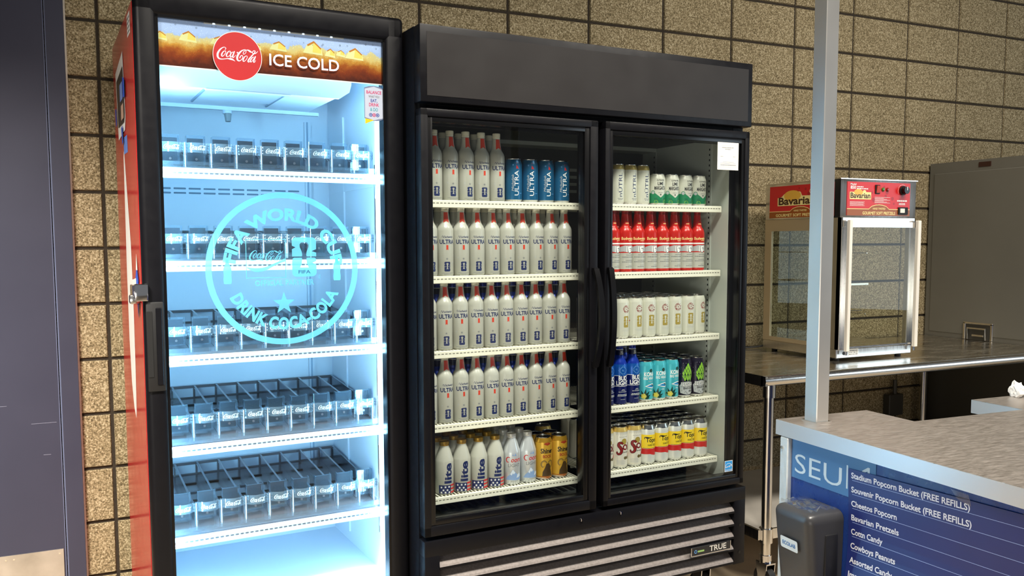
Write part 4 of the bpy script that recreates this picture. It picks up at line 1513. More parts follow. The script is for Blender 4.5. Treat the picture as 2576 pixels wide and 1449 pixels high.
def art_budlight(f):
    f.text('BUD', 0.0, 0.0915, 0.0155, K_WHITE, 0, w=0.036, bold=0.03)
    f.text('LIGHT', 0.0, 0.0730, 0.0155, K_WHITE, 0, w=0.054, bold=0.03)
    f.rect(-0.044, 0.044, 0.0685, 0.0700, K_WHITE).rect(-0.044, -0.012, 0.1085, 0.1100, K_WHITE).rect(0.012, 0.044, 0.1085, 0.1100, K_WHITE)
    f.ring(0, 0.129, 0.0115, 0.0126, K_LBLUE, 1, 36)
    for a in (0, PI / 2, PI, 3 * PI / 2):
        f.stroke([(0.0185 * math.cos(a), 0.129 + 0.0185 * math.sin(a), 0.0009), (0.0185 * math.cos(a + PI / 2), 0.129 + 0.0185 * math.sin(a + PI / 2), 0.0009)], K_LBLUE, 1)
    f.text('BL', 0, 0.1255, 0.007, K_LBLUE, 1, w=0.010)
    f.text('BUD', 0.002, 0.1955, 0.0058, K_WHITE, 1, w=0.019, bold=0.02)
    f.text('LIGHT', 0.002, 0.1885, 0.0058, K_WHITE, 1, w=0.026, bold=0.02)
    for i, (a, b, z, h) in enumerate(((-0.004, 0.006, 0.055, 0.0018), (-0.007, 0.010, 0.0515, 0.0018), (-0.018, 0.018, 0.046, 0.0022), (-0.020, 0.020, 0.035, 0.0030), (-0.022, 0.022, 0.0305, 0.0030), (-0.01, 0.01, 0.018, 0.0014))):
        f.lines(a, b, z, h, K_LGREY, 0, 0.2, 50 + i)


M_BUDLN = mat('bottle_navy', (12, 26, 96), 0.25, 0.3)
M_BUDLL = mat('bottle_sky', (20, 86, 172), 0.25, 0.3)
BL = [(0, M_BUDLN), (0.1085, M_BUDLL), (0.152, M_BUDL), (0.1855, mat('bottle_neck_navy', (10, 14, 50), 0.3, 0.2)), (0.2055, K_WHITE), (0.2075, M_BUDL)]
CAPB = mat('cap_blue', (24, 42, 140), 0.25, 0.4)
b_, c_ = make_bottle(PR_BL, BL, art_budlight, CAPB, 0.016, 0.0140)
bb, cb = make_bottle(PR_BL, BL, lambda f: None, CAPB, 0.016, 0.0140, seg=20)
register('budlight', 'aluminum_bottle', 'bottle', [('body', b_, None), ('cap', c_, None)], [bb, cb])


def art_kona(f):
    f.text('KONA', 0.0, 0.0985, 0.0150, K_WHITE, 0, w=0.047, bold=0.03)
    f.text('BIG WAVE', 0.0, 0.0850, 0.0098, K_WHITE, 0, w=0.050, bold=0.02)
    f.text('Premium', 0.006, 0.0755, 0.0050, K_LGREY, 0, w=0.026, shear=0.35)
    for k in range(5):
        a = 2 * PI * k / 5 + 0.3
        f.disc(0.0055 + 0.0042 * math.cos(a), 0.1195 + 0.0042 * math.sin(a), 0.0034, K_DGREEN, 1, 12)
    f.poly([(-0.020, 0.059), (-0.004, 0.066), (0.012, 0.0695), (0.022, 0.066), (0.024, 0.056), (0.016, 0.050), (0.0, 0.053)], K_WHITE)
    f.poly([(-0.014, 0.0588), (0.0, 0.064), (0.012, 0.066), (0.021, 0.063), (0.021, 0.056), (0.014, 0.054), (0.0, 0.056)], mat('wave_blue', (38, 132, 190), 0.35), 1)
    f.poly([(0.004, 0.064), (0.014, 0.0655), (0.021, 0.062), (0.020, 0.057), (0.014, 0.061)], K_DGREEN, 2)
    f.text('-16-', 0.004, 0.0405, 0.0065, K_WHITE, 0, w=0.017)
    for cx in (-0.022, 0.038):
        for a, l in ((0.5, 0.030), (0.95, 0.036), (1.4, 0.040), (1.95, 0.034), (2.5, 0.026), (0.15, 0.022)):
            dx, dy = math.cos(a), math.sin(a)
            f.poly([(cx, 0.011), (cx + dx * l * 0.5 - dy * 0.005, 0.012 + dy * l * 0.5 + dx * 0.005), (cx + dx * l, 0.012 + dy * l), (cx + dx * l * 0.5 + dy * 0.005, 0.012 + dy * l * 0.5 - dx * 0.005)], K_DGREEN, 1)
        for k in range(5):
            a = 2 * PI * k / 5
            f.disc(cx - 0.002 + 0.006 * math.cos(a), 0.0205 + 0.006 * math.sin(a), 0.0052, mat('petal_yellow', (196, 190, 84), 0.4), 2, 12)
        f.disc(cx - 0.002, 0.0205, 0.003, K_YEL, 3, 10)


b_, l_, t_ = make_can('', 0.0307, 0.156, [(0, M_TEALC)], art_kona)
b2, l2, _ = make_can('', 0.0307, 0.156, [(0, M_TEALC)], None)
register('kona', 'drink_can', 'can', [('body', b_, None), ('lid', l_, None), ('pull_tab', t_, 1)], [b2, l2])


def art_elys(f):
    rnd = random.Random(4)
    for k in range(40):
        f.disc(rnd.uniform(-0.045, 0.045), rnd.uniform(0.09, 0.138), rnd.uniform(0.0003, 0.0008), K_WHITE, 0, 6)
    # hop cone of overlapping green scales
    for row in range(6):
        y = 0.072 + row * 0.0105
        n = (3, 4, 4, 3, 2, 1)[row]
        for q in range(n):
            x = (q - (n - 1) / 2) * 0.0115
            w = 0.0068
            f.poly([(x, y - 0.010), (x + w, y + 0.002), (x + w * 0.7, y + 0.009), (x, y + 0.015), (x - w * 0.7, y + 0.009), (x - w, y + 0.002)], K_DGREEN, 2 * row + 1)
            f.poly([(x, y - 0.0075), (x + w * 0.72, y + 0.0025), (x + w * 0.45, y + 0.008), (x, y + 0.0125), (x - w * 0.45, y + 0.008), (x - w * 0.72, y + 0.0025)], K_LGREEN, 2 * row + 2)
    f.poly([(-0.034, 0.046), (-0.022, 0.060), (0.0, 0.064), (0.022, 0.060), (0.034, 0.046), (0.03, 0.018), (0.0, 0.010), (-0.03, 0.018)], K_LGREY, 0)
    f.text('ELYSIAN', 0.0, 0.0445, 0.0155, K_BLACK, 14, w=0.054, bold=0.02)
    f.text('ELYSIAN', -0.0004, 0.0450, 0.0150, K_WHITE, 15, w=0.052, bold=0.004)
    f.text('Space Dust', 0.002, 0.0345, 0.0075, K_BLACK, 14, w=0.042, shear=0.3, bold=0.01)
    f.text('IPA', 0.012, 0.0225, 0.0068, K_BLACK, 14, w=0.015, bold=0.01)
    for k in range(14):
        f.disc(rnd.uniform(-0.026, 0.026), rnd.uniform(0.016, 0.030), rnd.uniform(0.0008, 0.0018), K_GREY, 13, 8)


b_, l_, t_ = make_can('', 0.0305, 0.156, [(0, M_PURP)], art_elys)
b2, l2, _ = make_can('', 0.0305, 0.156, [(0, M_PURP)], None)
register('elysian', 'drink_can', 'can', [('body', b_, None), ('lid', l_, None), ('pull_tab', t_, 1)], [b2, l2])


def art_sol(f):
    f.disc(0.002, 0.1040, 0.0115, K_GOLD, 0, 28)
    for k in range(22):
        x = -0.032 + k * 0.003
        f.stroke([(x, 0.141, 0.0009), (x * 0.97, 0.128 + 0.002 * (k % 3), 0.0005)], K_GREY)
    f.lines(-0.018, 0.018, 0.121, 0.0012, K_GREY, 0, 0.3, 2)
    S_ = [(-0.004, 0.094, 0.005), (-0.010, 0.0995, 0.006), (-0.0185, 0.0975, 0.008), (-0.0205, 0.089, 0.009), (-0.014, 0.081, 0.010), (-0.009, 0.071, 0.010), (-0.012, 0.060, 0.008), (-0.021, 0.056, 0.006), (-0.0265, 0.061, 0.004), (-0.026, 0.066, 0.002)]
    f.stroke([(x, y, w + 0.003) for x, y, w in S_], K_BLACK, 1)
    f.stroke(S_, K_DKRED, 2)
    f.ring(0.0065, 0.0815, 0.006, 0.0115, K_BLACK, 1, 26)
    f.ring(0.0065, 0.0815, 0.0068, 0.0107, K_DKRED, 2, 26)
    f.rect(0.0195, 0.0255, 0.0685, 0.099, K_BLACK, 1).rect(0.0205, 0.0245, 0.0695, 0.098, K_DKRED, 2).rect(0.0205, 0.0315, 0.0695, 0.0735, K_DKRED, 2)
    f.text('CERVEZA', 0.008, 0.0600, 0.0045, K_BLACK, 1, w=0.030, bold=0.01)
    f.disc(0.007, 0.040, 0.0062, mat('medal_brown', (92, 76, 34), 0.4), 0, 20).disc(0.019, 0.0405, 0.0062, mat('medal_brown', (92, 76, 34), 0.4), 0, 20).star(0.031, 0.05, 0.010, K_RED, 0, 8, 0.7)
    for i, z in enumerate((0.030, 0.0265, 0.023, 0.0195, 0.016)):
        f.lines(-0.028, 0.004 + 0.004 * (i % 2), z, 0.0012, K_LGREY, 0, 0.3, 60 + i)


b_, l_, t_ = make_can('', 0.0322, 0.160, [(0, M_SOLW)], art_sol, neck=mat('neck_soft_gold', (206, 176, 96), 0.3, 0.4))
b2, l2, _ = make_can('', 0.0322, 0.160, [(0, M_SOLW)], None)
register('sol', 'drink_can', 'can', [('body', b_, None), ('lid', l_, None), ('pull_tab', t_, 1)], [b2, l2])


def art_topo(f):
    f.text('Topo', 0.001, 0.0880, 0.0165, K_BLACK, 1, w=0.044, bold=0.02)
    f.stroke([(-0.027, 0.0990, 0.002), (-0.0255, 0.1055, 0.003), (-0.018, 0.1068, 0.003), (-0.006, 0.1045, 0.003), (0.004, 0.1062, 0.002)], K_BLACK, 1)
    f.text('HARD SELTZER', 0.012, 0.0720, 0.0078, K_BLACK, 1, w=0.052, bold=0.004)
    f.disc(0.030, 0.124, 0.0095, K_YEL, 1, 24).ring(0.030, 0.124, 0.007, 0.0078, K_BLACK, 2, 24).lines(0.0255, 0.0345, 0.1235, 0.0016, K_BLACK, 2, 0.2, 2)
    f.ring(0.040, 0.096, 0.011, 0.0125, K_BLACK, 2, 24)
    f.rect(-0.034, 0.034, 0.0638, 0.0648, K_DGREEN, 0)
    f.poly([(-0.060, 0.042), (-0.03, 0.040), (-0.005, 0.041), (0.012, 0.036), (0.026, 0.0345), (0.04, 0.038), (0.06, 0.041), (0.06, 0.062), (-0.06, 0.062)], K_RED, 0)
    f.lines(0.016, 0.026, 0.016, 0.0012, K_GREY, 0, 0.3, 3)
    f.lines(-0.01, 0.02, 0.1225, 0.0010, K_LGREY, 0, 0.3, 3)


M_TOPOW = mat('can_seltzer_white', (224, 226, 218), 0.3, 0.25)
TB = [(0, M_TOPOW), (0.0625, K_YEL), (0.1165, M_TOPOW)]
b_, l_, t_ = make_can('', 0.0322, 0.156, TB, art_topo, neck=M_LID)
b2, l2, _ = make_can('', 0.0322, 0.156, TB, None, neck=M_LID)
register('topo', 'drink_can', 'can', [('body', b_, None), ('lid', l_, None), ('pull_tab', t_, 1)], [b2, l2])

PR_LITE = [(0.0290, 0.0), (0.0318, 0.004), (0.0318, 0.112), (0.0312, 0.117), (0.0262, 0.134), (0.0215, 0.150), (0.0175, 0.160), (0.0160, 0.164), (0.0158, 0.168)]


def art_lite(f):
    f.text('lite', 0.0110, 0.074, 0.0250, K_NAVY, 0, w=0.070, rot=PI / 2, bold=0.035)
    f.rect(-0.036, 0.008, 0.004, 0.0335, K_NAVY)
    for i, (x, y) in enumerate(((-0.026, 0.026), (-0.012, 0.027), (0.001, 0.027), (-0.019, 0.0165), (-0.005, 0.0165), (-0.026, 0.0085), (-0.012, 0.0085), (0.002, 0.0085))):
        f.star(x, y, 0.0048, K_WHITE, 1)
    for k in range(3):
        f.rect(0.008, 0.045, 0.0045 + k * 0.012, 0.0105 + k * 0.012, K_RED)


b_, c_ = make_bottle(PR_LITE, [(0, M_BOT)], art_lite, M_CAPGOLD, 0.015, 0.0172)
bb, cb = make_bottle(PR_LITE, [(0, M_BOT)], lambda f: None, M_CAPGOLD, 0.015, 0.0172, seg=24)
register('lite', 'aluminum_bottle', 'bottle', [('body', b_, None), ('cap', c_, None)], [bb, cb])


def art_coors(f):
    f.text('oors', 0.0065, 0.0820, 0.0165, K_RED, 1, w=0.040, shear=0.22, bold=0.012)
    f.stroke([(-0.016, 0.0985, 0.002), (-0.024, 0.0995, 0.003), (-0.030, 0.092, 0.0036), (-0.027, 0.083, 0.003), (-0.020, 0.0815, 0.0016)], K_RED, 1)
    f.text('LIGHT', 0.0, 0.0645, 0.0110, K_GREY, 1, w=0.046, bold=0.004)
    f.poly([(-0.008, 0.104), (0, 0.122), (0.008, 0.104)], mat('peak_blue', (120, 150, 196), 0.4), 0)
    m1, m2 = mat('mountain_blue', (132, 160, 200), 0.4), mat('mountain_pale', (206, 216, 226), 0.4)
    f.poly([(-0.034, 0.018), (-0.026, 0.030), (-0.018, 0.036), (-0.006, 0.056), (0.004, 0.044), (0.012, 0.036), (0.022, 0.042), (0.034, 0.022), (0.02, 0.016)], m1, 0)
    f.poly([(-0.016, 0.038), (-0.006, 0.055), (0.003, 0.044), (-0.002, 0.038), (-0.006, 0.042), (-0.01, 0.034)], m2, 1)
    f.poly([(0.012, 0.036), (0.022, 0.041), (0.028, 0.030), (0.018, 0.026), (0.008, 0.024)], m2, 1)
    f.lines(-0.012, 0.014, 0.0125, 0.0014, K_GREY, 0, 0.3, 2)


b_, c_ = make_bottle(PR_LITE, [(0, M_SILV)], art_coors, M_ALU, 0.015, 0.0172)
bb, cb = make_bottle(PR_LITE, [(0, M_SILV)], lambda f: None, M_ALU, 0.015, 0.0172, seg=24)
register('coors', 'aluminum_bottle', 'bottle', [('body', b_, None), ('cap', c_, None)], [bb, cb])


def art_shiner(f):
    f.poly([(-0.013, 0.131), (0, 0.126), (0.013, 0.131), (0.013, 0.134), (0, 0.139), (-0.013, 0.134)], mat('crest_red', (150, 52, 28), 0.4), 0)
    f.text('Shiner', 0.0, 0.0985, 0.0165, K_BLACK, 1, w=0.050, bold=0.03, rot=0.0)
    f.text('BOCK', 0.0, 0.0815, 0.0100, mat('crest_red', (150, 52, 28), 0.4), 1, w=0.034, bold=0.03)
    d = mat('ram_brown', (70, 52, 26), 0.4)
    f.poly([(-0.020, 0.012), (-0.018, 0.030), (-0.010, 0.044), (-0.004, 0.060), (0.006, 0.062), (0.011, 0.054), (0.016, 0.048), (0.013, 0.042), (0.018, 0.026), (0.022, 0.012)], d, 0)
    for sgn in (-1, 1):
        f.stroke([(0.002 * sgn, 0.062, 0.005), (0.010 * sgn, 0.069, 0.005), (0.019 * sgn, 0.066, 0.0045), (0.022 * sgn, 0.056, 0.004), (0.017 * sgn, 0.048, 0.003), (0.012 * sgn, 0.052, 0.002)], mat('horn_tan', (150, 120, 50), 0.4), 1)
        f.stroke([(0.002 * sgn, 0.064, 0.0012), (0.010 * sgn, 0.0715, 0.0012), (0.0205 * sgn, 0.068, 0.0012), (0.0245 * sgn, 0.056, 0.0012), (0.018 * sgn, 0.046, 0.001)], K_BLACK, 2)
    f.rect(-0.05, 0.05, 0.004, 0.014, mat('can_copper', (180, 104, 48), 0.3, 0.4), 1)


b_, l_, t_ = make_can('', 0.0322, 0.156, [(0, M_YELG)], art_shiner, neck=M_GOLDM)
b2, l2, _ = make_can('', 0.0322, 0.156, [(0, M_YELG)], None, neck=M_GOLDM)
register('shiner', 'drink_can', 'can', [('body', b_, None), ('lid', l_, None), ('pull_tab', t_, 1)], [b2, l2])

ORD = ['first', 'second', 'third', 'fourth', 'fifth', 'sixth', 'seventh', 'eighth', 'ninth', 'tenth', 'eleventh']
LOOK = {
    'ultra': 'white bottle with red neck ribbon', 'bluecan': 'blue can with sideways white lettering', 'nutrl': 'tall white can with gold neck',
    'cutwater': 'short white-and-green can', 'bud': 'red-and-white bottle', 'stella': 'white can with gold emblem', 'budlight': 'dark blue bottle',
    'kona': 'turquoise can with yellow flower', 'elysian': 'dark can with green hop', 'sol': 'cream can with dark red lettering',
    'topo': 'yellow, red and white can', 'lite': 'white bottle with starry flag base', 'coors': 'silver bottle with red script', 'shiner': 'amber can with black lettering'}
SHELFN = {('L', 0): 'top shelf, left door', ('L', 1): 'second shelf, left door', ('L', 2): 'third shelf, left door', ('L', 3): 'fourth shelf, left door', ('L', 4): 'bottom shelf, left door',
          ('R', 0): 'top shelf, right door', ('R', 1): 'second shelf, right door', ('R', 2): 'third shelf, right door', ('R', 3): 'fourth shelf, right door', ('R', 4): 'bottom shelf, right door'}
SPAN = {'ultra': 0.029, 'bluecan': 0.0312, 'nutrl': 0.0284, 'cutwater': 0.0326, 'bud': 0.0288, 'stella': 0.0312, 'budlight': 0.0293, 'kona': 0.0307, 'elysian': 0.0305, 'sol': 0.0322, 'topo': 0.0322, 'lite': 0.0318, 'coors': 0.0318, 'shiner': 0.0322}
rj = random.Random(11)


def stock(side, shelf, kind, xs, back=0, back_kind=None, t0=0.140, jitter=9, start=0, dt=0.0):
    """one kind of drink along the front of a shelf, with the rows behind it"""
    z = TOPS[shelf] + 0.0004
    r = SPAN[kind]
    where = SHELFN[(side, shelf)]
    n = len(xs)
    for i, s in enumerate(xs):
        a = BEER.th + R(rj.uniform(-jitter, jitter))
        pos = 'only' if n == 1 else ORD[i + start] + ' from left'
        put(kind, BEER.at(s, t0 + dt, z), a, '%s, %s in front row, %s' % (LOOK[kind], pos, where), '%ss on the %s' % (LOOK[kind], where))
    bk = back_kind or kind
    rb = max(SPAN[bk], r)
    for q in range(back):
        for i, s in enumerate(xs):
            put_plain(bk, BEER.at(s, t0 + (q + 1) * (2 * rb + 0.0012), z), BEER.th, '%s, %s from left, %s row back, %s' % (LOOK[bk], ORD[i + start], ORD[q + 1], where), '%ss behind the front row, %s' % (LOOK[bk], where))


PI_U = 0.0587
U = lambda a, n: [a + k * PI_U for k in range(n)]
stock('L', 0, 'ultra', U(1.0088, 5), 1)
stock('L', 0, 'bluecan', [1.3095, 1.3745, 1.4395, 1.5045])
stock('L', 1, 'ultra', U(0.9890, 10), 1)
stock('L', 2, 'ultra', U(0.9835, 10), 1, 'budlight')
stock('L', 3, 'ultra', U(0.9835, 10), 1, 'budlight')
stock('L', 4, 'lite', [1.0390, 1.1040, 1.1690, 1.2340], 3)
stock('L', 4, 'coors', [1.3000, 1.3655], 3, start=0)
stock('L', 4, 'shiner', [1.4320, 1.4980], 1)
put('sol', BEER.at(1.5205, 0.295, TOPS[4] + 0.0004), BEER.th, 'cream can with dark red lettering behind the two amber cans, bottom shelf, left door', None)
stock('R', 0, 'nutrl', [1.7480, 1.8060, 1.8640])
stock('R', 0, 'cutwater', [1.9330, 1.9998, 2.0666, 2.1334])
stock('R', 1, 'bud', [1.7282, 1.7862, 1.8442, 1.9022, 1.9602, 2.0182, 2.0762, 2.1342], 1)
stock('R', 2, 'stella', [1.7705, 1.8340, 1.8975, 1.9610, 2.0245, 2.0880], 4)
put('stella', BEER.at(2.1525, 0.155, TOPS[2] + 0.0004), BEER.th + R(14), 'white can with gold emblem, set slightly back at the right end, third shelf, right door', 'white cans with gold emblem on the third shelf, right door')
stock('R', 3, 'budlight', [1.7080, 1.7670, 1.8260], 2)
stock('R', 3, 'kona', [1.8880, 1.9500, 2.0120], 4)
stock('R', 3, 'elysian', [2.0765, 2.1390], 2)
stock('R', 4, 'sol', [1.7030, 1.7680, 1.8330], 4)
stock('R', 4, 'topo', [1.8985, 1.9635, 2.0285, 2.0935, 2.1585], 4)
# ------------------------------------------------------------------ steel work table along the wall
TX0, TX1, TY0, TY1, TZ = 2.362, 4.252, -0.842, -0.012, 0.905
table = thing('work_table', 'long stainless steel work table against the block wall, right of the black cooler', 'table', (TX0, TY0, 0))
DX, DY = TX1 - TX0, TY1 - TY0
mb = MB()
mb.box(0.015, DX, 0.02, DY, TZ - 0.003, TZ, M_STEELH)
n = 10
prof = [(0.022, TZ)]
for k in range(n + 1):
    a = PI / 2 + PI * 1.25 * k / n
    prof.append((0.022 + 0.021 * math.cos(a), TZ - 0.021 + 0.021 * math.sin(a)))
vs, fs = [], []
for (y, z) in prof:
    vs += [(0.0, y, z), (DX, y, z)]
for i in range(len(prof) - 1):
    fs.append((2 * i, 2 * i + 1, 2 * i + 3, 2 * i + 2))
mb.add(vs, fs, M_STEEL, True)
mb.box(0.0, 0.016, 0.02, DY, TZ - 0.042, TZ, M_STEEL).box(0.0, 0.012, 0.004, 0.03, TZ - 0.040, TZ - 0.001, M_STEEL)
mb.box(0.02, DX, 0.05, 0.06, TZ - 0.05, TZ - 0.003, M_GREYD).box(0.30, 0.34, 0.05, DY, TZ - 0.03, TZ - 0.003, M_STEEL).box(0, DX, DY - 0.01, DY, TZ - 0.04, TZ, M_STEEL)
mb.build('table_top', table)
UZ = 0.262
mb = MB()
mb.box(0.03, DX - 0.02, 0.05, DY - 0.03, UZ - 0.003, UZ, mat('galvanised_shelf', (196, 190, 180), 0.45, 0.3, noise=0.08, nscale=6))
mb.box(0.02, 0.032, 0.05, DY - 0.03, UZ - 0.042, UZ, M_STEEL).box(0.03, DX - 0.02, 0.042, 0.052, UZ - 0.042, UZ, M_STEEL)
mb.build('undershelf', table)
lg = None
for x, y in ((0.062, 0.052), (DX - 0.055, 0.052), (0.062, DY - 0.06), (DX - 0.055, DY - 0.06), (DX / 2 + 0.04, DY - 0.06)):
    if lg is None:
        mb = MB()
        mb.tube([(0, 0, 0.12), (0, 0, TZ - 0.03)], 0.0205, M_STEEL, 20)
        mb.tube([(0, 0, TZ - 0.095), (0, 0, TZ - 0.02)], 0.0265, M_STEEL, 20)
        mb.tube([(0, 0, UZ - 0.055), (0, 0, UZ + 0.004)], 0.028, M_STEEL, 20)
        lg = mb.build('leg', table, (x, y, 0))
        mb = MB()
        mb.tube([(0, 0, 0.12), (0, 0, 0.155)], 0.025, M_CHROME, 18)
        for sx in (-0.022, 0.022):
            mb.prism([(-0.034, 0.125), (0.03, 0.125), (0.026, 0.09), (0.010, 0.045), (-0.012, 0.045), (-0.03, 0.09)], 'x', sx - 0.0018, sx + 0.0018, M_CHROME)
        mb.box(-0.024, 0.024, -0.034, 0.03, 0.119, 0.125, M_CHROME)
        mb.tube([(-0.015, 0, 0.0525), (0.015, 0, 0.0525)], 0.052, M_BLACKM, 26).tube([(-0.017, 0, 0.0525), (0.017, 0, 0.0525)], 0.030, mat('grey_hub', (120, 116, 110), 0.5), 20)
        cst = mb.build('caster', lg)
    else:
        o = lg.copy()
        C.objects.link(o)
        o.location = (x, y, 0)
        o.parent = table
        q = cst.copy()
        C.objects.link(q)
        q.parent = o

# power cord lying along the wall
pts = catmull([(2.99, -0.135, 0.925), (2.93, -0.10, 0.912), (2.80, -0.055, 0.9105), (2.62, -0.04, 0.9105), (2.50, -0.06, 0.9105), (2.42, -0.045, 0.9105)], 6)
tag(MB().tube(pts, 0.0045, M_BLACKM, 8).build('power_cord'), 'black power cord lying on the steel table beside the pretzel warmer', 'cable')

# ------------------------------------------------------------------ pretzel warmer
wx, wy = 2.934, -0.645
WW, WD, WH = 0.468, 0.475, 0.812
warm = thing('pretzel_warmer', 'glass-sided pretzel warmer with a red control panel, standing on the steel table', 'food warmer', (wx, wy, 0.905))
mb = MB()
mb.rbox(0, WW, 0, WD, 0.014, 0.056, M_STEEL, 0.003, 1).box(0.012, WW - 0.012, 0.012, WD - 0.012, 0.056, 0.058, M_STEELH)
for x, y in ((0.04, 0.04), (WW - 0.04, 0.04), (0.04, WD - 0.04), (WW - 0.04, WD - 0.04)):
    mb.tube([(x, y, 0.0), (x, y, 0.015)], 0.014, M_BLACKM, 12)
mb.tube([(0.045, -0.0012, 0.036), (0.045, 0.002, 0.036)], 0.008, M_BLACKM, 14)
base_w = mb.build('base', warm)
f = Flat().rect(0.072, 0.132, 0.024, 0.054, K_WHITE)
for k in range(3):
    f.lines(0.076, 0.128, 0.028 + k * 0.008, 0.004, K_GREY, 1, 0.35, 70 + k)
f.on_plane(MB(), (0, -0.0005, 0), (1, 0, 0), (0, 0, 1), 0.0003).build('rating_plate', base_w)
mb = MB()
mb.rbox(0, WW, 0, WD, 0.640, WH, M_STEEL, 0.004, 2).box(-0.004, WW + 0.004, -0.004, WD + 0.003, WH - 0.003, WH + 0.001, M_STEEL)
for x in (0.07, 0.38):
    mb.tube([(x, 0.03, WH), (x, 0.03, WH + 0.006)], 0.004, M_ALU, 10)
mb.box(0.012, WW - 0.012, -0.006, 0.0, 0.600, 0.640, M_STEEL)
mb.build('top_housing', warm)
M_TAN = mat('tan_steel_trim', (186, 170, 140), 0.35, 0.6)
for (x0, x1, y0, y1, m) in ((0, 0.038, 0, 0.012, M_STEEL), (0, 0.010, 0.0, 0.045, M_STEEL), (WW - 0.038, WW, 0, 0.012, M_STEEL), (WW - 0.010, WW, 0, 0.045, M_STEEL), (0, 0.012, WD - 0.045, WD, M_TAN), (WW - 0.012, WW, WD - 0.04, WD, M_TAN)):
    MB().box(x0, x1, y0, y1, 0.056, 0.640, m).build('corner_post', warm)
for z0, z1 in ((0.585, 0.640), (0.056, 0.075)):
    MB().box(0, 0.008, 0.045, WD - 0.045, z0, z1, M_TAN).build('side_trim', warm)
MB().box(0.003, 0.007, 0.045, WD - 0.045, 0.075, 0.585, M_CGLASS).build('glass_pane', warm)
MB().box(WW - 0.007, WW - 0.003, 0.045, WD - 0.045, 0.056, 0.640, M_CGLASS).build('glass_pane', warm)
MB().box(0.012, WW - 0.012, WD - 0.007, WD - 0.003, 0.056, 0.640, M_CGLASS).build('glass_pane', warm)
mb = MB().box(0.028, WW - 0.028, -0.012, -0.008, 0.060, 0.622, M_CGLASS)
wd = mb.build('door', warm)
M_RAILW = mat('white_door_rail', (238, 232, 220), 0.4)
for x0, x1 in ((0.026, 0.044), (WW - 0.018, WW + 0.002)):
    mb = MB().rbox(x0, x1, -0.034, -0.016, 0.048, 0.630, M_RAILW, 0.002, 1).box(x0 + 0.003, x1 - 0.002, -0.016, 0.001, 0.052, 0.625, M_CHROME)
    mb.tube([((x0 + x1) / 2, -0.022, 0.030), ((x0 + x1) / 2, -0.022, 0.050)], 0.005, M_CHROME, 10)
    mb.build('door_rail', wd)
MB().box(0.044, WW - 0.02, -0.014, -0.006, 0.060, 0.066, M_CHROME).build('door_edge', wd)
MB().box(0.044, WW - 0.02, -0.016, -0.006, 0.598, 0.622, M_STEEL).build('door_edge', wd)
# wire racks with pegs
for z in (0.20, 0.335, 0.48):
    mb = MB()
    mb.tube([(0.06, 0.24, z), (WW - 0.06, 0.24, z)], 0.0022, M_CHROME, 6)
    mb.tube([(0.234, 0.06, z + 0.002), (0.234, WD - 0.06, z + 0.002)], 0.0022, M_CHROME, 6)
    mb.tube([(0.10, 0.10, z + 0.001), (0.36, 0.38, z + 0.001)], 0.0018, M_CHROME, 6)
    if z == 0.335:
        mb.rbox(0.07, 0.25, 0.06, 0.064, z, z + 0.010, M_ALU, 0.001, 1)
    mb.build('wire_rack', warm)
MB().tube([(0.234, 0.24, 0.058), (0.234, 0.24, 0.645)], 0.003, M_CHROME, 8).build('rack_spindle', warm)


def warmer_art(f, w, h, full):
    """red sign with a yellow brand plaque and a brown band; x 0..w, y 0..h"""
    RED_ = mat('sign_print_red', (204, 34, 36), 0.35)
    RED2 = mat('sign_print_deep_red', (168, 26, 30), 0.35)
    BRN = mat('sign_print_brown', (150, 78, 24), 0.35)
    f.rect(0, w, 0, h, RED_, 0)
    rnd = random.Random(8)
    for k in range(16):
        f.disc(rnd.uniform(w * 0.35, w * 0.9), rnd.uniform(h * 0.32, h * 0.92), rnd.uniform(0.004, 0.010), RED2, 1, 16)
    arch = [(0, 0), (w, 0), (w, h * 0.19), (w * 0.66, h * 0.19)] + [(w * 0.5 + w * 0.15 * math.cos(a), h * 0.19 + h * 0.13 * math.sin(a)) for a in (0.25, 0.7, 1.2, PI / 2, PI - 1.2, PI - 0.7, PI - 0.25)] + [(w * 0.34, h * 0.19), (0, h * 0.19)]
    f.poly([(x, y + (h * 0.018 if y > 0 else 0)) for x, y in arch], K_CREAM, 2)
    f.poly(arch, BRN, 3)
    f.text('HAND TWISTED', w * 0.5, h * 0.185, h * 0.055, K_CREAM, 4, w=w * 0.20, bold=0.015)
    f.text('GOURMET SOFT PRETZELS', w * 0.5 if full else w * 0.44, h * 0.035, h * 0.085, K_CREAM, 4, w=w * 0.52 if full else w * 0.66, bold=0.02)


f = Flat()
pw, ph = 0.388, 0.149
warmer_art(f, pw, ph, True)
f.rect(0.014, 0.143, 0.072, 0.104, K_CREAM, 2)
f.disc(0.066, 0.103, 0.026, mat('plaque_gold', (232, 178, 66), 0.35), 2, 30, 0.014).disc(0.102, 0.106, 0.010, K_CREAM, 2, 20, 0.007)
f.text('Bavarian', 0.0785, 0.0775, 0.0225, mat('plaque_brown', (70, 40, 16), 0.4), 3, w=0.120, bold=0.03)
f.text('Model', 0.018, 0.134, 0.008, K_WHITE, 2, align='L', w=0.034, bold=0.02).text('850', 0.018, 0.1175, 0.0130, K_WHITE, 2, align='L', w=0.032, bold=0.03)
f.lines(0.055, 0.095, 0.1245, 0.0045, K_WHITE, 2, 0.25, 1).lines(0.055, 0.125, 0.1165, 0.0045, K_WHITE, 2, 0.25, 2)
for k in range(5):
    f.lines(0.016, 0.105 - 0.006 * (k % 2), 0.043 + k * 0.0042, 0.0016, K_WHITE, 2, 0.25, 20 + k)
for k in range(7):
    f.lines(0.166, 0.262 - 0.02 * (k % 3), 0.057 + k * 0.0042, 0.0016, K_WHITE, 2, 0.25, 40 + k)
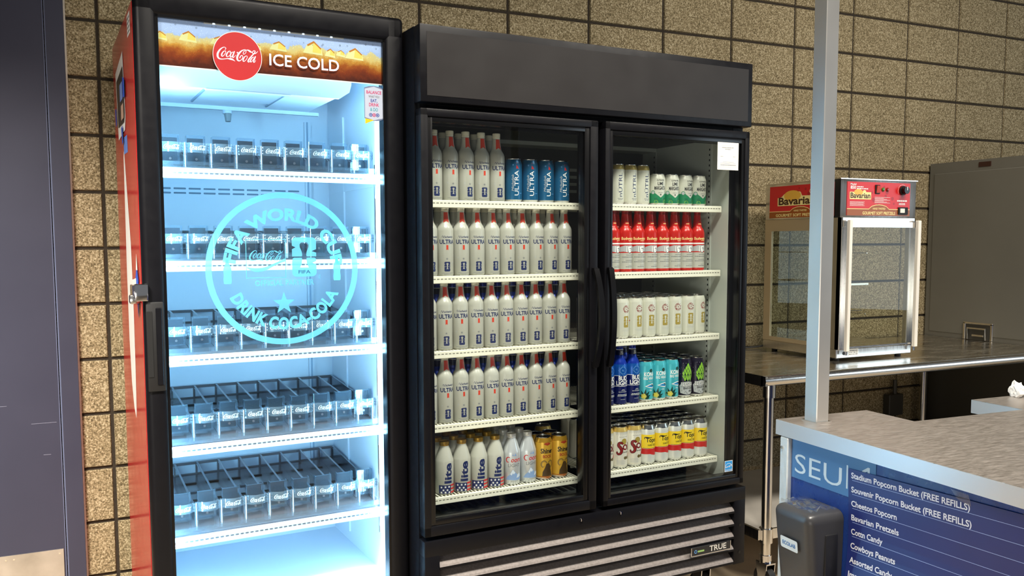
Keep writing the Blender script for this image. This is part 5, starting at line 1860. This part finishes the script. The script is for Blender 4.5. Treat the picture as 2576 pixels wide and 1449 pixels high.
f.lines(0.306, 0.370, 0.066, 0.006, K_WHITE, 2, 0.15, 3).lines(0.318, 0.358, 0.056, 0.003, K_WHITE, 2, 0.2, 4).lines(0.318, 0.358, 0.0505, 0.003, K_WHITE, 2, 0.2, 5)
f.ring(0.338, 0.114, 0.0275, 0.0285, K_WHITE, 2, 30, -0.4, 3.6)
mb = MB().box(0.036, 0.424, -0.0030, 0.0, 0.650, 0.799, M_RED)
f.on_plane(mb, (0.036, -0.0030, 0.650), (1, 0, 0), (0, 0, 1), 0.0002)
cp = mb.build('control_panel', warm)
mb = MB()
mb.tube([(0.374, -0.004, 0.766), (0.374, -0.012, 0.766)], 0.021, M_BLACKM, 22).tube([(0.374, -0.010, 0.766), (0.374, -0.030, 0.766)], 0.0165, M_BLACKG, 22)
mb.box(0.372, 0.376, -0.0315, -0.029, 0.766, 0.782, M_WHITE)
mb.build('control_knob', cp)
mb = MB().rbox(0.202, 0.231, -0.008, -0.002, 0.748, 0.788, M_BLACKM, 0.002, 1).prism([(-0.008, 0.752), (-0.008, 0.784), (-0.014, 0.784)], 'x', 0.207, 0.227, mat('rocker_red', (190, 60, 40), 0.3))
mb.build('rocker_switch', cp)
for x, m in ((0.251, mat('lamp_green', (80, 120, 50), 0.2)), (0.278, mat('lamp_red', (140, 30, 26), 0.2))):
    MB().tube([(x, -0.003, 0.768), (x, -0.007, 0.768), (x, -0.011, 0.768)], [0.009, 0.0085, 0.005], m, 16).build('indicator_lamp', cp)
MB().rbox(0.348, 0.408, -0.010, -0.002, 0.657, 0.690, M_BLACKM, 0.002, 1).rbox(0.356, 0.384, -0.0125, -0.009, 0.664, 0.684, M_RAILW, 0.001, 1).build('power_outlet', cp)
# sign on the left side, facing left; x runs from back to front
f = Flat()
sw = WD - 0.065
warmer_art(f, sw, 0.150, False)
f.poly([(0.055, 0.056), (0.30, 0.056), (0.30, 0.098), (0.215, 0.100), (0.205, 0.118), (0.15, 0.126), (0.10, 0.112), (0.08, 0.098), (0.055, 0.094)], K_CREAM, 2)
f.disc(0.152, 0.102, 0.055, mat('plaque_gold', (232, 178, 66), 0.35), 2, 30, 0.025)
f.text('Bavarian', 0.062, 0.062, 0.033, mat('plaque_brown', (70, 40, 16), 0.4), 3, w=0.235, align='L', bold=0.03)
f.ring(0.268, 0.118, 0.006, 0.0085, K_CREAM, 3, 20).ring(0.282, 0.118, 0.006, 0.0085, K_CREAM, 3, 20)
f.on_plane(MB(), (-0.0006, WD - 0.030, 0.648), (0, -1, 0), (0, 0, 1), 0.0003).build('side_sign', warm)

# ------------------------------------------------------------------ grey metal cabinet at the right end of the table
gx = 4.261
gc = thing('metal_cabinet', 'tall grey metal cabinet with a recessed latch at the right end of the steel table', 'cabinet', (gx, -0.95, 0))
GD = 0.935
mb = MB()
mb.box(0.0, 0.75, 0.0, GD, 0.02, 1.876, M_GREY)
mb.build('body', gc)
mb = MB().rbox(-0.004, 0.004, 0.03, GD - 0.030, 0.93, 1.818, M_GREY, 0.003, 1)
mb.build('side_panel', gc)
MB().rbox(-0.004, 0.004, 0.03, GD - 0.030, 0.06, 0.90, M_GREYD, 0.003, 1).build('side_panel', gc)  # panel below table height, in a darker grey than the upper one
yl = lambda y: y + 0.95
mb = MB()
for a, b, c, d in ((-0.442, -0.266, 0.990, 1.002), (-0.442, -0.426, 0.906, 1.0), (-0.282, -0.266, 0.906, 1.0)):
    mb.rbox(-0.012, -0.002, yl(a), yl(b), c, d, M_STEEL, 0.003, 1)
mb.tube([(-0.014, yl(-0.405), 0.91), (-0.018, yl(-0.405), 0.97), (-0.018, yl(-0.30), 0.97), (-0.014, yl(-0.30), 0.91)], 0.006, M_STEEL, 8)
mb.box(-0.007, -0.003, yl(-0.425), yl(-0.283), 0.906, 0.990, M_GREYD).rbox(-0.012, -0.005, yl(-0.39), yl(-0.32), 0.925, 0.938, M_STEEL, 0.002, 1)
mb.build('latch', gc)
MB().rbox(-0.003, 0.001, yl(-0.388), yl(-0.316), 1.836, 1.862, mat('nameplate_brown', (58, 30, 22), 0.4), 0.001, 1).build('nameplate', gc)

# small things below the table
mb = MB().rbox(3.96, 4.07, -0.05, -0.004, 0.46, 0.58, M_GREYD, 0.004, 1).tube([(4.02, -0.03, 0.58), (4.02, -0.03, 0.66)], 0.011, M_GREYD, 10)
tag(mb.build('outlet_box'), 'dark grey outlet box on the block wall under the steel table', 'outlet')
mb = MB().lathe([(0.030, UZ + 0.0006, K_WHITE), (0.031, UZ + 0.006, K_WHITE), (0.040, UZ + 0.20, K_WHITE), (0.042, UZ + 0.205, K_WHITE), (0.038, UZ + 0.205, K_WHITE), (0.030, UZ + 0.02, K_WHITE)], 24, 3.86, -0.24)
tag(mb.build('white_cup'), 'white cup standing on the undershelf of the steel table', 'cup')

# ------------------------------------------------------------------ stainless service kiosk in front
K = KIOSK
kio = thing('service_kiosk', 'stainless steel service kiosk with blue panels and a square steel post, in the right foreground', 'kiosk', K.at(0, 0, 0), K.th)
KW, KL, KZ = 1.15, 1.75, 0.95
outer = [(0, 0), (0.326, 0), (0.326, -0.172), (0.752, -0.172), (0.752, 0), (KW, 0), (KW, -KL), (0, -KL)]
mb = MB().prism(outer, 'z', 0.9085, KZ - 0.001, mat('satin_steel_edge', (204, 206, 208), 0.30, 0.55))
mb.prism([(x + (0.001 if x < 0.1 else 0), y - 0.001) for x, y in outer], 'z', KZ - 0.0012, KZ, M_STEELT)
mb.build('counter_top', kio)
M_KB = mat('kiosk_panel_blue', (28, 60, 136), 0.28, spec=0.5, rvar=0.05)
M_KB2 = mat('sign_plate_blue', (74, 124, 178), 0.35)
q = 0.014
inner = [(q, -q), (0.312, -q), (0.312, -0.186), (0.766, -0.186), (0.766, -q), (KW - q, -q), (KW - q, -KL + q), (q, -KL + q)]
MB().prism(inner, 'z', 0.06, 0.9085, M_KB).build('body', kio)
mb = MB().rbox(0.0, 0.030, -0.050, -0.018, 0.02, 0.907, mat('pale_corner_strip', (212, 220, 222), 0.35, 0.3, bump=0.6, nscale=60), 0.003, 1)
mb.tube([(-0.003, -0.0285, 0.877), (0.002, -0.0285, 0.877)], 0.0045, M_STEEL, 12)
mb.build('corner_strip', kio)
f = Flat().rect(0.053, 0.348, 0.800, 0.9062, M_KB2, 0)
LET = mat('sign_plate_lettering', (206, 226, 240), 0.4)
f.text('SEU', 0.066, 0.8165, 0.0515, LET, 1, w=0.172, align='L', bold=-0.004)
f.rect(0.2535, 0.2585, 0.8200, 0.8800, LET, 1)
f.poly([(0.323, 0.890), (0.329, 0.890), (0.329, 0.836), (0.322, 0.836), (0.322, 0.880), (0.305, 0.871), (0.305, 0.878)], LET, 1)
mb = MB()
f.on_plane(mb, (q - 0.0006, 0, 0), (0, -1, 0), (0, 0, 1), 0.0005)
mb.build('sign_plate', kio)
mb = MB().rbox(0.063, 0.105, -0.088, -0.040, KZ - 0.02, 2.75, mat('post_steel', (206, 204, 200), 0.33, 0.88, noise=0.06, nscale=5, stretch=(1, 1, 0.4), rvar=0.05), 0.002, 1)
mb.box(0.058, 0.110, -0.093, -0.035, KZ, KZ + 0.003, M_STEEL)
mb.build('post', kio)

# menu board taped to the left side of the kiosk
TILT = R(2.4)
menu = thing('menu_board', 'dark blue menu board with white snack names on the left side of the kiosk', 'menu', K.at(q, -0.262, 0.874), K.th)
M_MENU = mat('menu_board_blue', (30, 44, 112), 0.30, spec=0.5, noise=0.12, nscale=2.5)
M_MENUL = mat('menu_lettering', (228, 232, 244), 0.45)


def menu_fn(x, y, l, base=-0.0042):
    xr = x * math.cos(TILT) - y * math.sin(TILT)
    zr = x * math.sin(TILT) + y * math.cos(TILT)
    d = max(0.0, -y - 0.12)
    return (base - 0.0003 * l - 0.55 * d * d, -xr, zr)


f = Flat()
vs, fs = [], []
n = 16
for i in range(n + 1):
    y = -0.62 * i / n
    vs += [(0, y), (0.79, y)]
for i in range(n):
    fs.append((2 * i, 2 * i + 2, 2 * i + 3, 2 * i + 1))
f.items.append((vs, fs, M_MENU, 0))
rows = ('Stadium Popcorn Bucket (FREE REFILLS)', 'Souvenir Popcorn Bucket (FREE REFILLS)', 'Cheetos Popcorn', 'Bavarian Pretzels', 'Cottn Candy', 'Cowboys Peanuts', 'Assorted Candy', 'Impo')
wid = (0.338, 0.342, 0.142, 0.148, 0.100, 0.140, 0.134, 0.045)
mb = MB()
for i, (s_, w_) in enumerate(zip(rows, wid)):
    y = -0.0275 - 0.0352 * i
    f.text(s_, 0.010, y + 0.0052, 0.0138, M_MENUL, 1, w=w_, align='L', bold=0.022, sx=1.0)
    f.rect(0.013, 0.77, y - 0.0006, y + 0.0006, mat('menu_rule', (150, 170, 220), 0.45), 1)
f.emit(mb, lambda x, y, l: menu_fn(x, y, l), 0.5)
bk = [menu_fn(x, y, 0, -0.0030) for x, y in vs]
mb.add(bk, [tuple(reversed(t)) for t in fs], M_MENU)
mb.build('board', menu)
mb = MB()
tp = [((0.30, 0.015), (0.345, 0.012), (0.352, -0.012), (0.318, -0.004)), ((0.47, 0.002), (0.478, 0.009), (0.50, -0.014), (0.482, -0.010))]
for t in tp:
    Flat().poly(list(t), M_WRAP).emit(MB(), lambda x, y, l: menu_fn(x, y, 4), None).build('clear_tape', menu)
# soap dispenser on the kiosk's side
sd = thing('soap_dispenser', 'dark grey soap dispenser with white label, on the left side of the kiosk', 'soap dispenser', K.at(q, -0.1775, 0.52), K.th)
M_DISP = mat('dispenser_charcoal', (62, 62, 64), 0.36, spec=0.5, rvar=0.04, nscale=20)
mb = MB()
bm = bmesh.new()
bmesh.ops.create_cube(bm, size=1)
for v in bm.verts:
    w_ = 0.143 if v.co.z > 0 else 0.132
    front = v.co.x < 0
    v.co = Vector((-0.112 if front else -0.001, v.co.y * w_, 0.240 if v.co.z > 0 and not front else (0.238 if v.co.z > 0 else 0.0)))
    if front and v.co.z < 0.1:
        v.co.x = -0.088
bmesh.ops.bevel(bm, geom=[e for e in bm.edges if not all(abs(v.co.x + 0.001) < 1e-6 for v in e.verts)], offset=0.026, segments=6, profile=0.55, affect='EDGES')
mb.bm(bm, M_DISP, True)
mb.build('housing', sd)
mb = MB()
mb.rbox(-0.060, -0.020, -0.0745, -0.064, 0.03, 0.185, mat('dispenser_side_dark', (34, 34, 36), 0.4), 0.004, 2)
mb.build('side_grip', sd)
f = Flat()
lw, lh = 0.064, 0.031
rr = 0.005
pts = []
for cx_, cy_, a0 in ((lw / 2 - rr, lh / 2 - rr, 0), (-lw / 2 + rr, lh / 2 - rr, PI / 2), (-lw / 2 + rr, -lh / 2 + rr, PI), (lw / 2 - rr, -lh / 2 + rr, 1.5 * PI)):
    pts += [(cx_ + rr * math.cos(a0 + t * PI / 8), cy_ + rr * math.sin(a0 + t * PI / 8)) for t in range(5)]
f.poly(pts, mat('label_white', (226, 238, 244), 0.4)).text('ECOLAB', 0.0, -0.005, 0.0095, mat('label_blue', (46, 120, 190), 0.4), 1, w=0.048, bold=0.02)
f.on_plane(MB(), (-0.1115 + 0.0035, 0.004, 0.145), (0, -1, 0), (-0.10, 0, 1), 0.0006).build('label', sd)
mb = MB()
rnd = random.Random(9)
g = 9
vs, fs = [], []
for i in range(g):
    for j in range(g):
        vs.append((-0.100 + 0.085 * i / (g - 1), -0.062 + 0.124 * j / (g - 1) + rnd.uniform(-0.003, 0.003), 0.2425 + rnd.uniform(0.0, 0.007) + (0.012 if j == 0 and i in (3, 4) else 0)))
for i in range(g - 1):
    for j in range(g - 1):
        fs.append((i * g + j, (i + 1) * g + j, (i + 1) * g + j + 1, i * g + j + 1))
mb.add(vs, fs, M_WRAP)
mb.build('cling_wrap', sd)
# crumpled paper on the far arm of the counter
bm = bmesh.new()
bmesh.ops.create_icosphere(bm, subdivisions=3, radius=1)
rnd = random.Random(21)
dirs = [(Vector((rnd.uniform(-1, 1), rnd.uniform(-1, 1), rnd.uniform(-0.4, 1))).normalized(), rnd.uniform(0.55, 0.95)) for _ in range(26)]
for v in bm.verts:
    d = v.co.normalized()
    r = 1.0
    for u, k in dirs:
        c = d.dot(u)
        if c > k:
            r = min(r, k / c)
    r += 0.12 * math.sin(d.x * 9 + d.y * 7) * math.sin(d.z * 8 + d.x * 3)
    v.co = Vector((d.x * r * 0.030, d.y * r * 0.028, max(d.z * r * 0.030, -0.021)))
for v in bm.verts:
    if v.co.z > 0.018:
        v.co.z *= rnd.uniform(1.0, 1.35)
mb = MB().bm(bm, mat('crumpled_paper', (236, 234, 230), 0.8))
o = mb.build('crumpled_paper', None, (2.598, -1.722, KZ + 0.0212), (0, 0, 0.4))
tag(o, 'crumpled white paper lying on the far arm of the kiosk counter', 'paper')
